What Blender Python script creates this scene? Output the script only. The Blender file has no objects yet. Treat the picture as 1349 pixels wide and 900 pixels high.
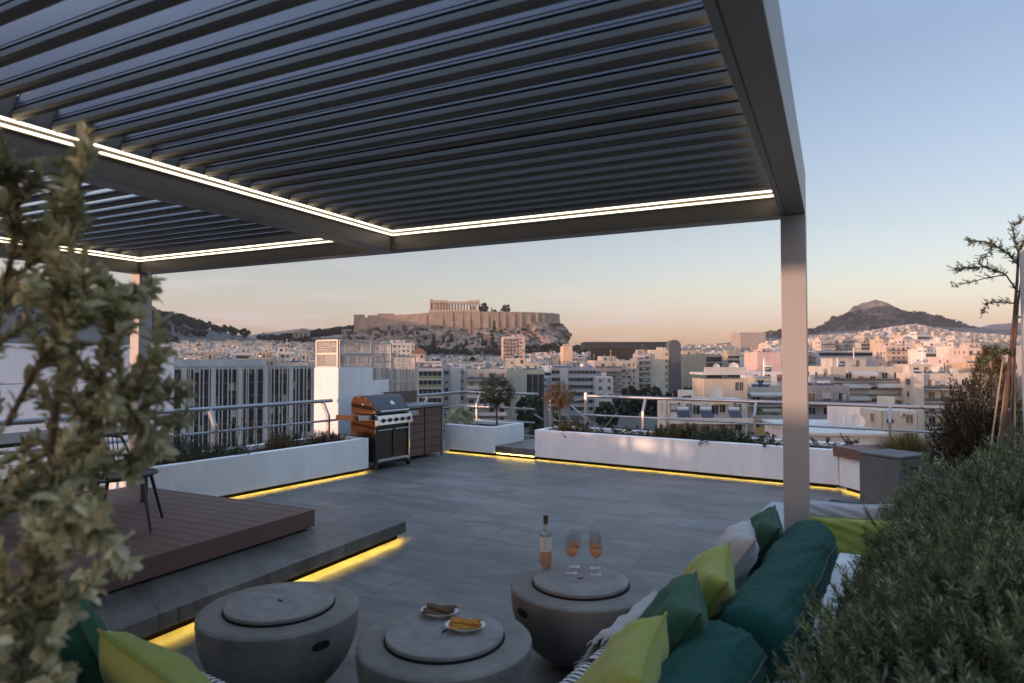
import bpy, math, random
from mathutils import Vector, Matrix, noise
PI = math.pi
sc = bpy.context.scene
COL = sc.collection
RND = random.Random(7)
R = math.radians
LITE = False

# ------------------------------------------------------------------ camera
FOC = 862.0; IW, IH = 1349.0, 900.0
PITCH = math.atan(24 / FOC); CAMH = 1.8
CP, SP = math.cos(PITCH), math.sin(PITCH)
def ray(px, py):
    u = (px - IW / 2) / FOC; v = (IH / 2 - py) / FOC
    return Vector((u, CP - v * SP, SP + v * CP))
def at(px, py, z=0.0):
    """point of the horizontal level z that the photograph shows at px, py"""
    d = ray(px, py); t = (z - CAMH) / d.z
    return Vector((d.x * t, d.y * t, z))
def atd(px, py, D):
    d = ray(px, py); t = D / d.y
    return Vector((d.x * t, D, CAMH + d.z * t))
def px_of(x, y, z):
    zc = z - CAMH; f = y * CP + zc * SP; u = -y * SP + zc * CP
    return (IW / 2 + FOC * x / f, IH / 2 - FOC * u / f)

PA, TA = R(-26.2), R(-33.0)          # pergola grid and terrace grid
def fr(a, x, y, z=0.0):
    return Vector((x * math.cos(a) - y * math.sin(a), x * math.sin(a) + y * math.cos(a), z))
def P(x, y, z=0.0): return fr(PA, x, y, z)
def T(x, y, z=0.0): return fr(TA, x, y, z)

# ------------------------------------------------------------------ mesh builder
class MB:
    def __init__(s): s.v = []; s.f = []; s.m = []; s.M = None; s.c = None; s.cols = []
    def _p(s, co):
        co = Vector(co)
        return tuple(s.M @ co) if s.M is not None else tuple(co)
    def face(s, pts, m=0):
        i = len(s.v); s.v += [s._p(p) for p in pts]
        s.f.append(tuple(range(i, i + len(pts)))); s.m.append(m)
        if s.c is not None: s.cols.append(s.c)
    def faces(s, vs, fs, m=0):
        i = len(s.v); s.v += [s._p(p) for p in vs]
        for q in fs:
            s.f.append(tuple(i + k for k in q)); s.m.append(m)
            if s.c is not None: s.cols.append(s.c)
    def box(s, x0, x1, y0, y1, z0, z1, m=0):
        if x0 > x1: x0, x1 = x1, x0
        if y0 > y1: y0, y1 = y1, y0
        if z0 > z1: z0, z1 = z1, z0
        vs = [(x, y, z) for z in (z0, z1) for y in (y0, y1) for x in (x0, x1)]
        s.faces(vs, [(0, 2, 3, 1), (4, 5, 7, 6), (0, 1, 5, 4), (2, 6, 7, 3), (0, 4, 6, 2), (1, 3, 7, 5)], m)
    def prism(s, poly, z0, z1, m=0):
        n = len(poly)
        vs = [(x, y, z0) for x, y in poly] + [(x, y, z1) for x, y in poly]
        fs = [tuple(range(n - 1, -1, -1)), tuple(range(n, 2 * n))] + [(i, (i + 1) % n, n + (i + 1) % n, n + i) for i in range(n)]
        s.faces(vs, fs, m)
    def extrude(s, prof, p0, p1, up=(0, 0, 1), m=0):
        """profile (side, up) swept from p0 to p1"""
        p0, p1 = Vector(p0), Vector(p1); d = (p1 - p0).normalized(); up = Vector(up)
        sd = d.cross(up).normalized(); up = sd.cross(d)
        n = len(prof)
        vs = [p0 + sd * a + up * b for a, b in prof] + [p1 + sd * a + up * b for a, b in prof]
        fs = [tuple(range(n - 1, -1, -1)), tuple(range(n, 2 * n))] + [(i, (i + 1) % n, n + (i + 1) % n, n + i) for i in range(n)]
        s.faces(vs, fs, m)
    def tube(s, pts, r, n=8, m=0, caps=True):
        pts = [Vector(p) for p in pts]; k = len(pts)
        rs = r if isinstance(r, (list, tuple)) else [r] * k
        vs = []; fs = []; a = None
        for i, p in enumerate(pts):
            d = (pts[min(i + 1, k - 1)] - pts[max(i - 1, 0)])
            d = d.normalized() if d.length > 1e-9 else Vector((0, 0, 1))
            if a is None: a = d.orthogonal().normalized()
            a = (a - d * a.dot(d))
            a = a.normalized() if a.length > 1e-6 else d.orthogonal().normalized()
            b = d.cross(a)
            for j in range(n):
                t = 2 * PI * j / n
                vs.append(p + (a * math.cos(t) + b * math.sin(t)) * rs[i])
        for i in range(k - 1):
            for j in range(n):
                q = (j + 1) % n
                fs.append((i * n + j, i * n + q, (i + 1) * n + q, (i + 1) * n + j))
        if caps:
            fs.append(tuple(range(n - 1, -1, -1))); fs.append(tuple(range((k - 1) * n, k * n)))
        s.faces(vs, fs, m)
    def bar(s, p0, p1, w, h, m=0, up=(0, 0, 1)):
        s.extrude([(-w / 2, -h / 2), (w / 2, -h / 2), (w / 2, h / 2), (-w / 2, h / 2)], p0, p1, up, m)
    def lathe(s, prof, n=32, m=0, c=(0, 0, 0)):
        vs = []; fs = []; k = len(prof)
        for r, z in prof:
            for j in range(n):
                t = 2 * PI * j / n
                vs.append((c[0] + r * math.cos(t), c[1] + r * math.sin(t), c[2] + z))
        for i in range(k - 1):
            for j in range(n):
                q = (j + 1) % n
                fs.append((i * n + j, i * n + q, (i + 1) * n + q, (i + 1) * n + j))
        if prof[0][0] > 1e-6: fs.append(tuple(range(n - 1, -1, -1)))
        if prof[-1][0] > 1e-6: fs.append(tuple(range((k - 1) * n, k * n)))
        s.faces(vs, fs, m)
    def ball(s, c, r, m=0, n=10, sq=1.0):
        prof = [(max(1e-4, r * math.sin(PI * i / n)), -r * sq * math.cos(PI * i / n)) for i in range(n + 1)]
        s.lathe(prof, n * 2, m, c)
    def mesh(s, name, mats, smooth=None):
        me = bpy.data.meshes.new(name)
        me.from_pydata(s.v, [], s.f); me.validate(verbose=False) if False else None
        mats = mats if isinstance(mats, (list, tuple)) else [mats]
        for mt in mats: me.materials.append(mt)
        me.polygons.foreach_set('material_index', s.m)
        if s.cols and len(s.cols) == len(s.f):
            a = me.attributes.new('tone', 'FLOAT_COLOR', 'FACE')
            flat = []
            for c in s.cols: flat += [c[0], c[1], c[2], 1.0]
            a.data.foreach_set('color', flat)
        if smooth is not None:
            me.polygons.foreach_set('use_smooth', [True] * len(me.polygons))
            me.set_sharp_from_angle(angle=R(smooth))
        me.update()
        return me
    def build(s, name, mats, parent=None, smooth=None, bevel=0, loc=None, rz=None, sub=0):
        o = bpy.data.objects.new(name, s.mesh(name, mats, smooth)); COL.objects.link(o)
        if parent is not None: o.parent = parent
        if loc is not None: o.location = loc
        if rz is not None: o.rotation_euler = (0, 0, rz)
        if bevel:
            b = o.modifiers.new('bevel', 'BEVEL'); b.width = bevel; b.segments = 2; b.limit_method = 'ANGLE'; b.angle_limit = R(40)
        if sub:
            q = o.modifiers.new('sub', 'SUBSURF'); q.levels = sub; q.render_levels = sub
        return o

def tag(o, label=None, cat=None, group=None, kind=None):
    if label: o['label'] = label
    if cat: o['category'] = cat
    if group: o['group'] = group
    if kind: o['kind'] = kind
    return o
def thing(name, label, cat, loc=(0, 0, 0), rz=0.0, group=None):
    o = bpy.data.objects.new(name, None); COL.objects.link(o); o.empty_display_size = .2
    o.location = loc; o.rotation_euler = (0, 0, rz)
    return tag(o, label, cat, group)
def struct(name, mb, mat, **k): return tag(mb.build(name, mat, **k), kind='structure')
def inst(name, me, parent=None, loc=(0, 0, 0), rot=(0, 0, 0), scale=None):
    o = bpy.data.objects.new(name, me); COL.objects.link(o)
    if parent is not None: o.parent = parent
    o.location = loc; o.rotation_euler = rot
    if scale is not None: o.scale = scale
    return o
def copy_tree(o, parent=None):
    c = o.copy(); COL.objects.link(c)
    if parent is not None: c.parent = parent
    for ch in o.children: copy_tree(ch, c)
    return c

# ------------------------------------------------------------------ materials
def hexc(h):
    h = h.lstrip('#'); o = []
    for i in (0, 2, 4):
        c = int(h[i:i + 2], 16) / 255; o.append(c / 12.92 if c <= .04045 else ((c + .055) / 1.055) ** 2.4)
    return tuple(o)
def mat(name, col, rough=.6, metal=0.0, var=.0, vscale=4.0, bump=0.0, bscale=30.0, spec=.5, stretch=None, objcol=False, tone=False, emit=None, estr=0, trans=0, sheen=0, detail=4):
    m = bpy.data.materials.new(name); m.use_nodes = True
    nt = m.node_tree; b = nt.nodes['Principled BSDF']; N = nt.nodes.new; L = nt.links.new
    b.inputs['Roughness'].default_value = rough; b.inputs['Metallic'].default_value = metal
    b.inputs['Specular IOR Level'].default_value = spec
    if sheen: b.inputs['Sheen Weight'].default_value = sheen
    if trans: b.inputs['Transmission Weight'].default_value = trans
    src = None
    if objcol:
        n = N('ShaderNodeObjectInfo'); src = n.outputs['Color']
    elif tone:
        n = N('ShaderNodeAttribute'); n.attribute_name = 'tone'; src = n.outputs['Color']
    else:
        n = N('ShaderNodeRGB'); n.outputs[0].default_value = (*col, 1); src = n.outputs[0]
    tc = None
    if var or bump:
        tc = N('ShaderNodeTexCoord'); co = tc.outputs['Object']
        if stretch:
            mp = N('ShaderNodeMapping'); mp.inputs['Scale'].default_value = stretch; L(co, mp.inputs[0]); co = mp.outputs[0]
    if var:
        nz = N('ShaderNodeTexNoise'); nz.inputs['Scale'].default_value = vscale; nz.inputs['Detail'].default_value = detail; nz.inputs['Roughness'].default_value = .6
        L(co, nz.inputs['Vector'])
        mr = N('ShaderNodeMapRange'); mr.inputs['From Min'].default_value = .25; mr.inputs['From Max'].default_value = .75
        mr.inputs['To Min'].default_value = 1 - var; mr.inputs['To Max'].default_value = 1 + var
        L(nz.outputs['Fac'], mr.inputs['Value'])
        mx = N('ShaderNodeMix'); mx.data_type = 'RGBA'; mx.blend_type = 'MULTIPLY'; mx.inputs['Factor'].default_value = 1
        L(src, mx.inputs['A']); L(mr.outputs[0], mx.inputs['B']); src = mx.outputs['Result']
    L(src, b.inputs['Base Color'])
    if bump:
        n2 = N('ShaderNodeTexNoise'); n2.inputs['Scale'].default_value = bscale; n2.inputs['Detail'].default_value = 5
        L(co, n2.inputs['Vector'])
        bp = N('ShaderNodeBump'); bp.inputs['Strength'].default_value = bump; bp.inputs['Distance'].default_value = .01
        L(n2.outputs['Fac'], bp.inputs['Height']); L(bp.outputs[0], b.inputs['Normal'])
    if emit is not None:
        b.inputs['Emission Color'].default_value = (*emit, 1); b.inputs['Emission Strength'].default_value = estr
    return m
def leafmat(name, c0, c1, c2, rough=.5, trans=.25):
    """foliage: colour differs from leaf to leaf, a little light passes through"""
    m = bpy.data.materials.new(name); m.use_nodes = True
    nt = m.node_tree; b = nt.nodes['Principled BSDF']; N = nt.nodes.new; L = nt.links.new
    g = N('ShaderNodeNewGeometry'); cr = N('ShaderNodeValToRGB')
    cr.color_ramp.elements[0].color = (*c0, 1); cr.color_ramp.elements[1].color = (*c2, 1)
    e = cr.color_ramp.elements.new(.5); e.color = (*c1, 1)
    L(g.outputs['Random Per Island'], cr.inputs[0])
    tc = N('ShaderNodeTexCoord'); nz = N('ShaderNodeTexNoise'); nz.inputs['Scale'].default_value = 5.5; nz.inputs['Detail'].default_value = 2; L(tc.outputs['Object'], nz.inputs['Vector'])
    mr = N('ShaderNodeMapRange'); mr.inputs['From Min'].default_value = .32; mr.inputs['From Max'].default_value = .68; mr.inputs['To Min'].default_value = .62; mr.inputs['To Max'].default_value = 1.3; L(nz.outputs['Fac'], mr.inputs['Value'])
    mu = N('ShaderNodeMix'); mu.data_type = 'RGBA'; mu.blend_type = 'MULTIPLY'; mu.inputs['Factor'].default_value = 1; L(cr.outputs[0], mu.inputs['A']); L(mr.outputs[0], mu.inputs['B'])
    L(mu.outputs['Result'], b.inputs['Base Color'])
    b.inputs['Roughness'].default_value = rough; b.inputs['Specular IOR Level'].default_value = .3
    t = N('ShaderNodeBsdfTranslucent'); L(mu.outputs['Result'], t.inputs[0])
    mx = N('ShaderNodeMixShader'); mx.inputs[0].default_value = trans
    L(b.outputs[0], mx.inputs[1]); L(t.outputs[0], mx.inputs[2]); L(mx.outputs[0], nt.nodes['Material Output'].inputs[0])
    return m
def emat(name, col, s):
    m = bpy.data.materials.new(name); m.use_nodes = True; nt = m.node_tree
    nt.nodes.remove(nt.nodes['Principled BSDF'])
    e = nt.nodes.new('ShaderNodeEmission'); e.inputs[0].default_value = (*col, 1); e.inputs[1].default_value = s
    nt.links.new(e.outputs[0], nt.nodes['Material Output'].inputs[0])
    return m
def glass(name, col, rough=.0, ior=1.45):
    m = mat(name, col, rough, trans=1.0); m.node_tree.nodes['Principled BSDF'].inputs['IOR'].default_value = ior
    return m
HAZE = 7e-5
# ------------------------------------------------------------------ sky, sun, air, render
SUN_AZ = Vector((-.85, -.50, 0)).normalized(); SUN_EL = 2.6
w = bpy.data.worlds.new("World"); sc.world = w; w.use_nodes = True
nt = w.node_tree; bg = nt.nodes['Background']; N = nt.nodes.new; L = nt.links.new
sky = N('ShaderNodeTexSky'); sky.sky_type = 'NISHITA'; sky.sun_disc = False
sky.sun_elevation = R(SUN_EL); sky.sun_rotation = math.atan2(SUN_AZ.x, SUN_AZ.y)
sky.altitude = 100; sky.dust_density = 1.0; sky.ozone_density = 2.0
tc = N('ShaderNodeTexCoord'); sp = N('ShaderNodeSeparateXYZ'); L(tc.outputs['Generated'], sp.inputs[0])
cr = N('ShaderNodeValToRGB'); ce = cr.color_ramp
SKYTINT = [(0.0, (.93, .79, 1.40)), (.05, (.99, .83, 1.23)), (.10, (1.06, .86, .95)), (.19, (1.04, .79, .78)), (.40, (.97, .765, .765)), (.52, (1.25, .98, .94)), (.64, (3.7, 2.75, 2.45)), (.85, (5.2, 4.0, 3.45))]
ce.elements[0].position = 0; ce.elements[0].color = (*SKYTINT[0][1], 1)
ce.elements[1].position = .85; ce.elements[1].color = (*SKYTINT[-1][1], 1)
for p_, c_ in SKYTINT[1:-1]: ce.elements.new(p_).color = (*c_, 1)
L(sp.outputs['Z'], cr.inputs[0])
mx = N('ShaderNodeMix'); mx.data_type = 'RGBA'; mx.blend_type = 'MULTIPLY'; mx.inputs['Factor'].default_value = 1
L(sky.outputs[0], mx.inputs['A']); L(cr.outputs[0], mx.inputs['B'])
# a few thin dusk clouds low in the sky
mp = N('ShaderNodeMapping'); mp.inputs['Scale'].default_value = (5, 5, 55); L(tc.outputs['Generated'], mp.inputs[0])
nz = N('ShaderNodeTexNoise'); nz.inputs['Scale'].default_value = 1.3; nz.inputs['Detail'].default_value = 5; L(mp.outputs[0], nz.inputs['Vector'])
mr = N('ShaderNodeMapRange'); mr.inputs['From Min'].default_value = .52; mr.inputs['From Max'].default_value = .68; mr.inputs['To Max'].default_value = .36
L(nz.outputs['Fac'], mr.inputs['Value'])
lo = N('ShaderNodeMapRange'); lo.inputs['From Min'].default_value = .02; lo.inputs['From Max'].default_value = .20; lo.inputs['To Min'].default_value = 1; lo.inputs['To Max'].default_value = 0
L(sp.outputs['Z'], lo.inputs['Value'])
mm = N('ShaderNodeMath'); mm.operation = 'MULTIPLY'; L(mr.outputs[0], mm.inputs[0]); L(lo.outputs[0], mm.inputs[1])
m2 = N('ShaderNodeMix'); m2.data_type = 'RGBA'; m2.inputs['B'].default_value = (1.55, 1.35, 1.5, 1)
L(mm.outputs[0], m2.inputs['Factor']); L(mx.outputs['Result'], m2.inputs['A'])
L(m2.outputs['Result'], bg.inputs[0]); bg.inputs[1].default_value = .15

sd = bpy.data.lights.new('sun', 'SUN'); sd.energy = 1.0; sd.angle = R(.9); sd.color = (1.0, .58, .39)
so = bpy.data.objects.new('sun', sd); COL.objects.link(so)
so.rotation_euler = (-(SUN_AZ * math.cos(R(SUN_EL)) + Vector((0, 0, math.sin(R(SUN_EL)))))).to_track_quat('-Z', 'Y').to_euler()
so.location = (-30, -20, 40)

cd = bpy.data.cameras.new('camera'); cam = bpy.data.objects.new('camera', cd); COL.objects.link(cam)
cam.location = (0, 0, CAMH); cam.rotation_euler = (R(90) + PITCH, 0, 0)
cd.sensor_width = 36; cd.sensor_fit = 'HORIZONTAL'; cd.lens = FOC / IW * 36
cd.clip_start = .05; cd.clip_end = 30000
cd.dof.use_dof = True; cd.dof.focus_distance = 8.0; cd.dof.aperture_fstop = 2.4
sc.camera = cam
vs_ = sc.view_settings; vs_.view_transform = 'Standard'; vs_.look = 'None'; vs_.exposure = 2.04; vs_.gamma = 1; vs_.use_curve_mapping = False
cy = sc.cycles; cy.use_denoising = True; cy.max_bounces = 6; cy.diffuse_bounces = 3; cy.glossy_bounces = 3; cy.transmission_bounces = 6
cy.transparent_max_bounces = 32; cy.volume_bounces = 0; cy.sample_clamp_indirect = 6; cy.caustics_reflective = False; cy.caustics_refractive = False
sc.render.film_transparent = False
if HAZE:
    hz = MB(); hz.box(-7500, 7500, -600, 8200, -40, 460)
    hm = bpy.data.materials.new('haze'); hm.use_nodes = True; nt = hm.node_tree; nt.nodes.remove(nt.nodes['Principled BSDF'])
    pv = nt.nodes.new('ShaderNodeVolumePrincipled'); pv.inputs['Color'].default_value = (.86, .84, .92, 1); pv.inputs['Density'].default_value = HAZE
    nt.links.new(pv.outputs[0], nt.nodes['Material Output'].inputs['Volume'])
    hz_o = hz.build('haze', hm); tag(hz_o, kind='stuff')
# ------------------------------------------------------------------ materials of the terrace
M = {}
def floor_material():
    m = bpy.data.materials.new('slate_tile'); m.use_nodes = True; nt = m.node_tree; b = nt.nodes['Principled BSDF']; N = nt.nodes.new; L = nt.links.new
    tc = N('ShaderNodeTexCoord')
    rot = N('ShaderNodeMapping'); rot.inputs['Rotation'].default_value = (0, 0, R(26.2)); L(tc.outputs['Object'], rot.inputs[0])
    st = N('ShaderNodeMapping'); st.inputs['Scale'].default_value = (.55, 1.6, 1); L(rot.outputs[0], st.inputs[0])
    n1 = N('ShaderNodeTexNoise'); n1.inputs['Scale'].default_value = 1.7; n1.inputs['Detail'].default_value = 8; n1.inputs['Roughness'].default_value = .68; n1.inputs['Distortion'].default_value = .6; L(st.outputs[0], n1.inputs['Vector'])
    cr = N('ShaderNodeValToRGB'); e = cr.color_ramp.elements
    e[0].position = .32; e[0].color = (.074, .069, .065, 1); e[1].position = .70; e[1].color = (.20, .187, .175, 1)
    L(n1.outputs['Fac'], cr.inputs[0])
    bk = N('ShaderNodeTexBrick'); bk.inputs['Scale'].default_value = 1; bk.inputs['Mortar Size'].default_value = .005; bk.inputs['Mortar Smooth'].default_value = .1
    bk.inputs['Brick Width'].default_value = 1.6; bk.inputs['Row Height'].default_value = .8; bk.offset = .5
    bk.inputs['Color1'].default_value = (.78, .78, .77, 1); bk.inputs['Color2'].default_value = (1.12, 1.12, 1.12, 1); bk.inputs['Mortar'].default_value = (.52, .52, .53, 1)
    L(rot.outputs[0], bk.inputs['Vector'])
    mx = N('ShaderNodeMix'); mx.data_type = 'RGBA'; mx.blend_type = 'MULTIPLY'; mx.inputs['Factor'].default_value = 1
    L(cr.outputs[0], mx.inputs['A']); L(bk.outputs['Color'], mx.inputs['B'])
    n3 = N('ShaderNodeTexNoise'); n3.inputs['Scale'].default_value = 6.5; n3.inputs['Detail'].default_value = 9; n3.inputs['Roughness'].default_value = .72; L(st.outputs[0], n3.inputs['Vector'])
    m3 = N('ShaderNodeMapRange'); m3.inputs['From Min'].default_value = .3; m3.inputs['From Max'].default_value = .7; m3.inputs['To Min'].default_value = .68; m3.inputs['To Max'].default_value = 1.28; L(n3.outputs['Fac'], m3.inputs['Value'])
    mz = N('ShaderNodeMix'); mz.data_type = 'RGBA'; mz.blend_type = 'MULTIPLY'; mz.inputs['Factor'].default_value = 1
    L(mx.outputs['Result'], mz.inputs['A']); L(m3.outputs[0], mz.inputs['B']); L(mz.outputs['Result'], b.inputs['Base Color'])
    rr = N('ShaderNodeMapRange'); rr.inputs['To Min'].default_value = .36; rr.inputs['To Max'].default_value = .58; L(n1.outputs['Fac'], rr.inputs['Value']); L(rr.outputs[0], b.inputs['Roughness'])
    n2 = N('ShaderNodeTexNoise'); n2.inputs['Scale'].default_value = 9; n2.inputs['Detail'].default_value = 6; L(st.outputs[0], n2.inputs['Vector'])
    bp = N('ShaderNodeBump'); bp.inputs['Strength'].default_value = .25; bp.inputs['Distance'].default_value = .01; L(n2.outputs['Fac'], bp.inputs['Height']); L(bp.outputs[0], b.inputs['Normal'])
    return m
M['slate'] = floor_material()
M['render'] = mat('white_render', (.80, .80, .81), .8, var=.09, vscale=2.2, bump=.15, bscale=60, stretch=(2.2, 2.2, .5), detail=9)
M['plinth'] = mat('dark_plinth', (.002, .002, .002), 1, spec=0)
M['soil'] = mat('soil', (.03, .024, .018), 1, var=.4, vscale=20, bump=.8, bscale=40)
M['led_yellow'] = emat('led_yellow', (1, .66, .10), 11)
M['led_white'] = emat('led_white', (1, .83, .57), 1.05)
M['alu'] = mat('pergola_aluminium', (.28, .255, .235), .45, metal=.15, var=.05, vscale=3, bump=.03, bscale=300)
M['louvre'] = mat('louvre_aluminium', (.115, .12, .155), .32, metal=.35, var=.06, vscale=2)
M['louvre_dark'] = mat('louvre_gasket', (.012, .012, .014), .7)
M['post'] = mat('post_aluminium', (.37, .37, .385), .5, metal=.1, var=.04, vscale=3, bump=.03, bscale=300)
M['deck'] = mat('deck_board', (.145, .075, .06), .62, var=.22, vscale=5, stretch=(1, 14, 14), bump=.25, bscale=30)
M['steel'] = mat('galvanised_rail', (.30, .31, .335), .42, metal=.7, var=.08, vscale=6)
M['lattice'] = mat('lattice_metal', (.50, .47, .44), .5, metal=.4)
M['cabinet'] = mat('brown_slat', (.135, .083, .068), .6, var=.2, vscale=4, stretch=(12, 1, 12), bump=.2, bscale=30)
M['counter'] = mat('grey_counter', (.2, .205, .22), .5, var=.12, vscale=5)
M['concrete'] = mat('concrete', (.215, .203, .192), .8, var=.32, vscale=3.5, bump=.3, bscale=22, detail=8)
M['concrete_lid'] = mat('concrete_lid', (.27, .262, .258), .75, var=.24, vscale=14, bump=.3, bscale=70)
M['black'] = mat('black_metal', (.014, .014, .015), .4, spec=.5)
M['black_gloss'] = mat('black_enamel', (.014, .014, .015), .3, spec=.6)
M['grill_grey'] = mat('graphite_enamel', (.055, .058, .064), .28, metal=.5)
M['stainless'] = mat('stainless', (.56, .56, .57), .22, metal=1.0, var=.06, vscale=3, stretch=(40, 1, 1))
M['hole'] = mat('dark_opening', (.006, .006, .006), .9)
M['mark'] = mat('pale_badge', (.72, .72, .72), .4)
M['clad'] = mat('white_cladding', (.62, .64, .68), .5, var=.04, vscale=1)

# ------------------------------------------------------------------ floor and own building
def tx(px, y):
    """terrace-grid x, on the line y, that shows at column px"""
    lo, hi = -30.0, 30.0
    u = (px - IW / 2) / FOC
    # X - u*Y = 0 with X = x c - y s, Y = x s + y c  (TA)
    c, s = math.cos(TA), math.sin(TA)
    return (y * s + u * y * c) / (c - u * s)
fl = MB(); fl.prism([tuple(T(x, y)[:2]) for x, y in ((-9.25, -9), (3.4, -9), (3.4, 12.1), (-9.25, 12.1))], -.3, 0)
struct('terrace_floor', fl, M['slate'])
bd = MB(); bd.prism([tuple(T(x, y)[:2]) for x, y in ((-9.2, -8.9), (3.3, -8.9), (3.3, 12.0), (-9.2, 12.0))], -26, -.302)
tag(bd.build('terrace_building', M['render']), 'white rendered apartment house that carries the roof terrace', 'building')

# raised platform with a glowing recess under its nosing (pergola grid)
pl = MB(); pl.box(-8.3, -3.9, -3, 5.5, .078, .17, 0); pl.box(-3.912, -3.9, -3, 5.5, .060, .0775, 0); pl.box(-8.25, -3.96, -2.95, 5.44, .0, .0765, 1)
plo = pl.build('raised_platform', [M['slate'], M['plinth']], rz=PA, bevel=.004); tag(plo, kind='structure')
ls = MB(); ls.box(-3.942, -3.918, -2.9, 5.46, .0665, .0755)
tag(ls.build('step_light', M['led_yellow'], rz=PA), 'yellow light strip glowing under the edge of the grey platform step', 'light strip')

# ------------------------------------------------------------------ planters
def planter(name, label, poly_front, loc, w, d, h=.54, strip=True, side_strip=False, lift=.075):
    """box planter: x along its front, y into its depth; front edge at y=0"""
    t = thing(name, label, 'planter', loc[:3], loc[3])
    b = MB(); k = .11
    b.box(0, w, 0, k, lift, h);  b.box(0, w, d - k, d, lift, h); b.box(0, k, k, d - k, lift, h); b.box(w - k, w, k, d - k, lift, h)
    b.box(k, w - k, k, d - k, lift, h - .12)
    b.build('body', M['render'], t, bevel=.008)
    q = MB(); q.box(.002, w - .002, .001, .013, lift - .016, lift + .012); q.build('drip_edge', M['render'], t)
    q = MB(); q.box(.06, w - .06, .07, d - .05, 0, lift); q.build('plinth', M['plinth'], t)
    s = MB(); s.box(k + .005, w - k - .005, k + .005, d - k - .005, h - .13, h - .06); s.build('soil', M['soil'], t)
    if strip:
        e = MB(); e.box(.02, w - .02, .016, .042, lift - .0095, lift - .002); e.build('led_strip', M['led_yellow'], t)
    return t
LPX = -7.7
# left planter: front faces +x of the terrace grid -> planter x runs along -y of the grid
lpl = planter('long_planter', 'white rendered planter in front of the slatted facade, beside the brown deck', None, (*T(LPX, 7.62, 0), TA - PI / 2), 7.62 - 4.05, .85)
lpl.location = T(LPX, 4.05, 0); lpl.rotation_euler = (0, 0, TA + PI / 2)
cpl = planter('corner_planter', 'short white planter holding the round topiary tree, right of the brown cabinet', None, (*T(-8.12, 10.08, 0), TA), 1.18, 1.05)
rpl = planter('long_planter', 'long white planter along the far railing, with low succulent hedge and pink light patch', None, (*T(-6.1, 10.14, 0), TA), 4.93, .95)
ch = planter('angled_planter', 'short angled white planter under the brown bench top', None, (*T(-1.165, 10.135, 0), TA + R(-46)), .78, .8, h=.46)
bt = MB(); bt.box(-.07, .78, -.05, .8, .463, .60)
bto = bt.build('bench_top', M['deck'], ch, bevel=.006)
# threshold step between the two planters
ts = MB(); ts.box(-6.95, -6.1, 10.12, 11.5, .06, .19, 0); ts.box(-6.94, -6.11, 10.18, 11.45, 0, .058, 1)
tag(ts.build('threshold_step', [M['slate'], M['plinth']], rz=TA, bevel=.004), kind='structure')
t2 = MB(); t2.box(-6.93, -6.12, 10.150, 10.165, .050, .0585)
tag(t2.build('step_light', M['led_yellow'], rz=TA), 'short yellow light strip under the threshold between the two far planters', 'light strip')

# ------------------------------------------------------------------ chimney with lattice screens
cht = thing('chimney_block', 'stepped white chimney wall behind the barbecue, pink on its sunlit side', 'chimney', T(-8.67, 7.85, 0), TA)
cb = MB(); cb.box(-.62, 0, 0, .82, 0, 1.66); cb.box(-.62, -.004, .82, 1.25, 0, 1.42); cb.box(-.62, -.008, 1.25, 1.9, 0, .8)
cb.build('wall', M['render'], cht, bevel=.006)
def lattice(name, x0, x1, y0, y1, z0, z1, par):
    m = MB(); n = 22
    w = x1 - x0 if x0 != x1 else y1 - y0
    def pt(a, z): return (x0 + (x1 - x0) * a, y0 + (y1 - y0) * a, z)
    for a in (0, 1): m.bar(pt(a, z0), pt(a, z1), .03, .03, up=(1, 0, 0))
    for z in (z0, z1, (z0 + z1) / 2): m.bar(pt(0, z), pt(1, z), .025, .025)
    k = max(6, int(math.hypot(x1 - x0, y1 - y0) / .03))
    for i in range(1, k): m.bar(pt(i / k, z0), pt(i / k, z1), .009, .006, up=(1, 0, 0))
    k2 = int((z1 - z0) / .03)
    for i in range(1, k2): m.bar(pt(0, z0 + (z1 - z0) * i / k2), pt(1, z0 + (z1 - z0) * i / k2), .009, .006)
    return m.build(name, M['lattice'], par)
lattice('lattice_screen', -.58, -.04, .02, .02, 1.67, 2.14, cht)
lattice('lattice_screen', -.02, -.02, .04, .80, 1.67, 2.14, cht)
lattice('lattice_screen', -.024, -.024, .83, 1.32, 1.43, 2.1, cht)
lattice('lattice_screen', -.028, -.028, 1.36, 2.0, .9, 1.86, cht)

# ------------------------------------------------------------------ outdoor kitchen cabinet
kc = thing('kitchen_cabinet', 'brown slatted outdoor kitchen cabinet with grey counter, right of the barbecue', 'cabinet', T(-7.94, 8.78, 0), TA)
k = MB(); k.box(-.66, -.03, .0, 1.0, .05, .92); k.build('carcass', M['plinth'], kc)
for j in range(2):
    d = MB()
    for i in range(6):
        z0 = .06 + i * .143
        d.box(-.028, 0, .02 + j * .485, .475 + j * .485, z0, z0 + .135)
    d.build('door', M['cabinet'], kc, bevel=.003)
k = MB(); k.box(-.7, .03, -.06, 1.03, .925, .975); k.build('counter', M['counter'], kc, bevel=.004)
k = MB(); k.box(-.03, .005, .985, 1.03, .0, .922); k.build('edge_trim', M['steel'], kc)
k = MB(); k.box(-.66, -.62, .1, .98, .977, 1.2); k.build('splashback', M['cabinet'], kc)

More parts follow.
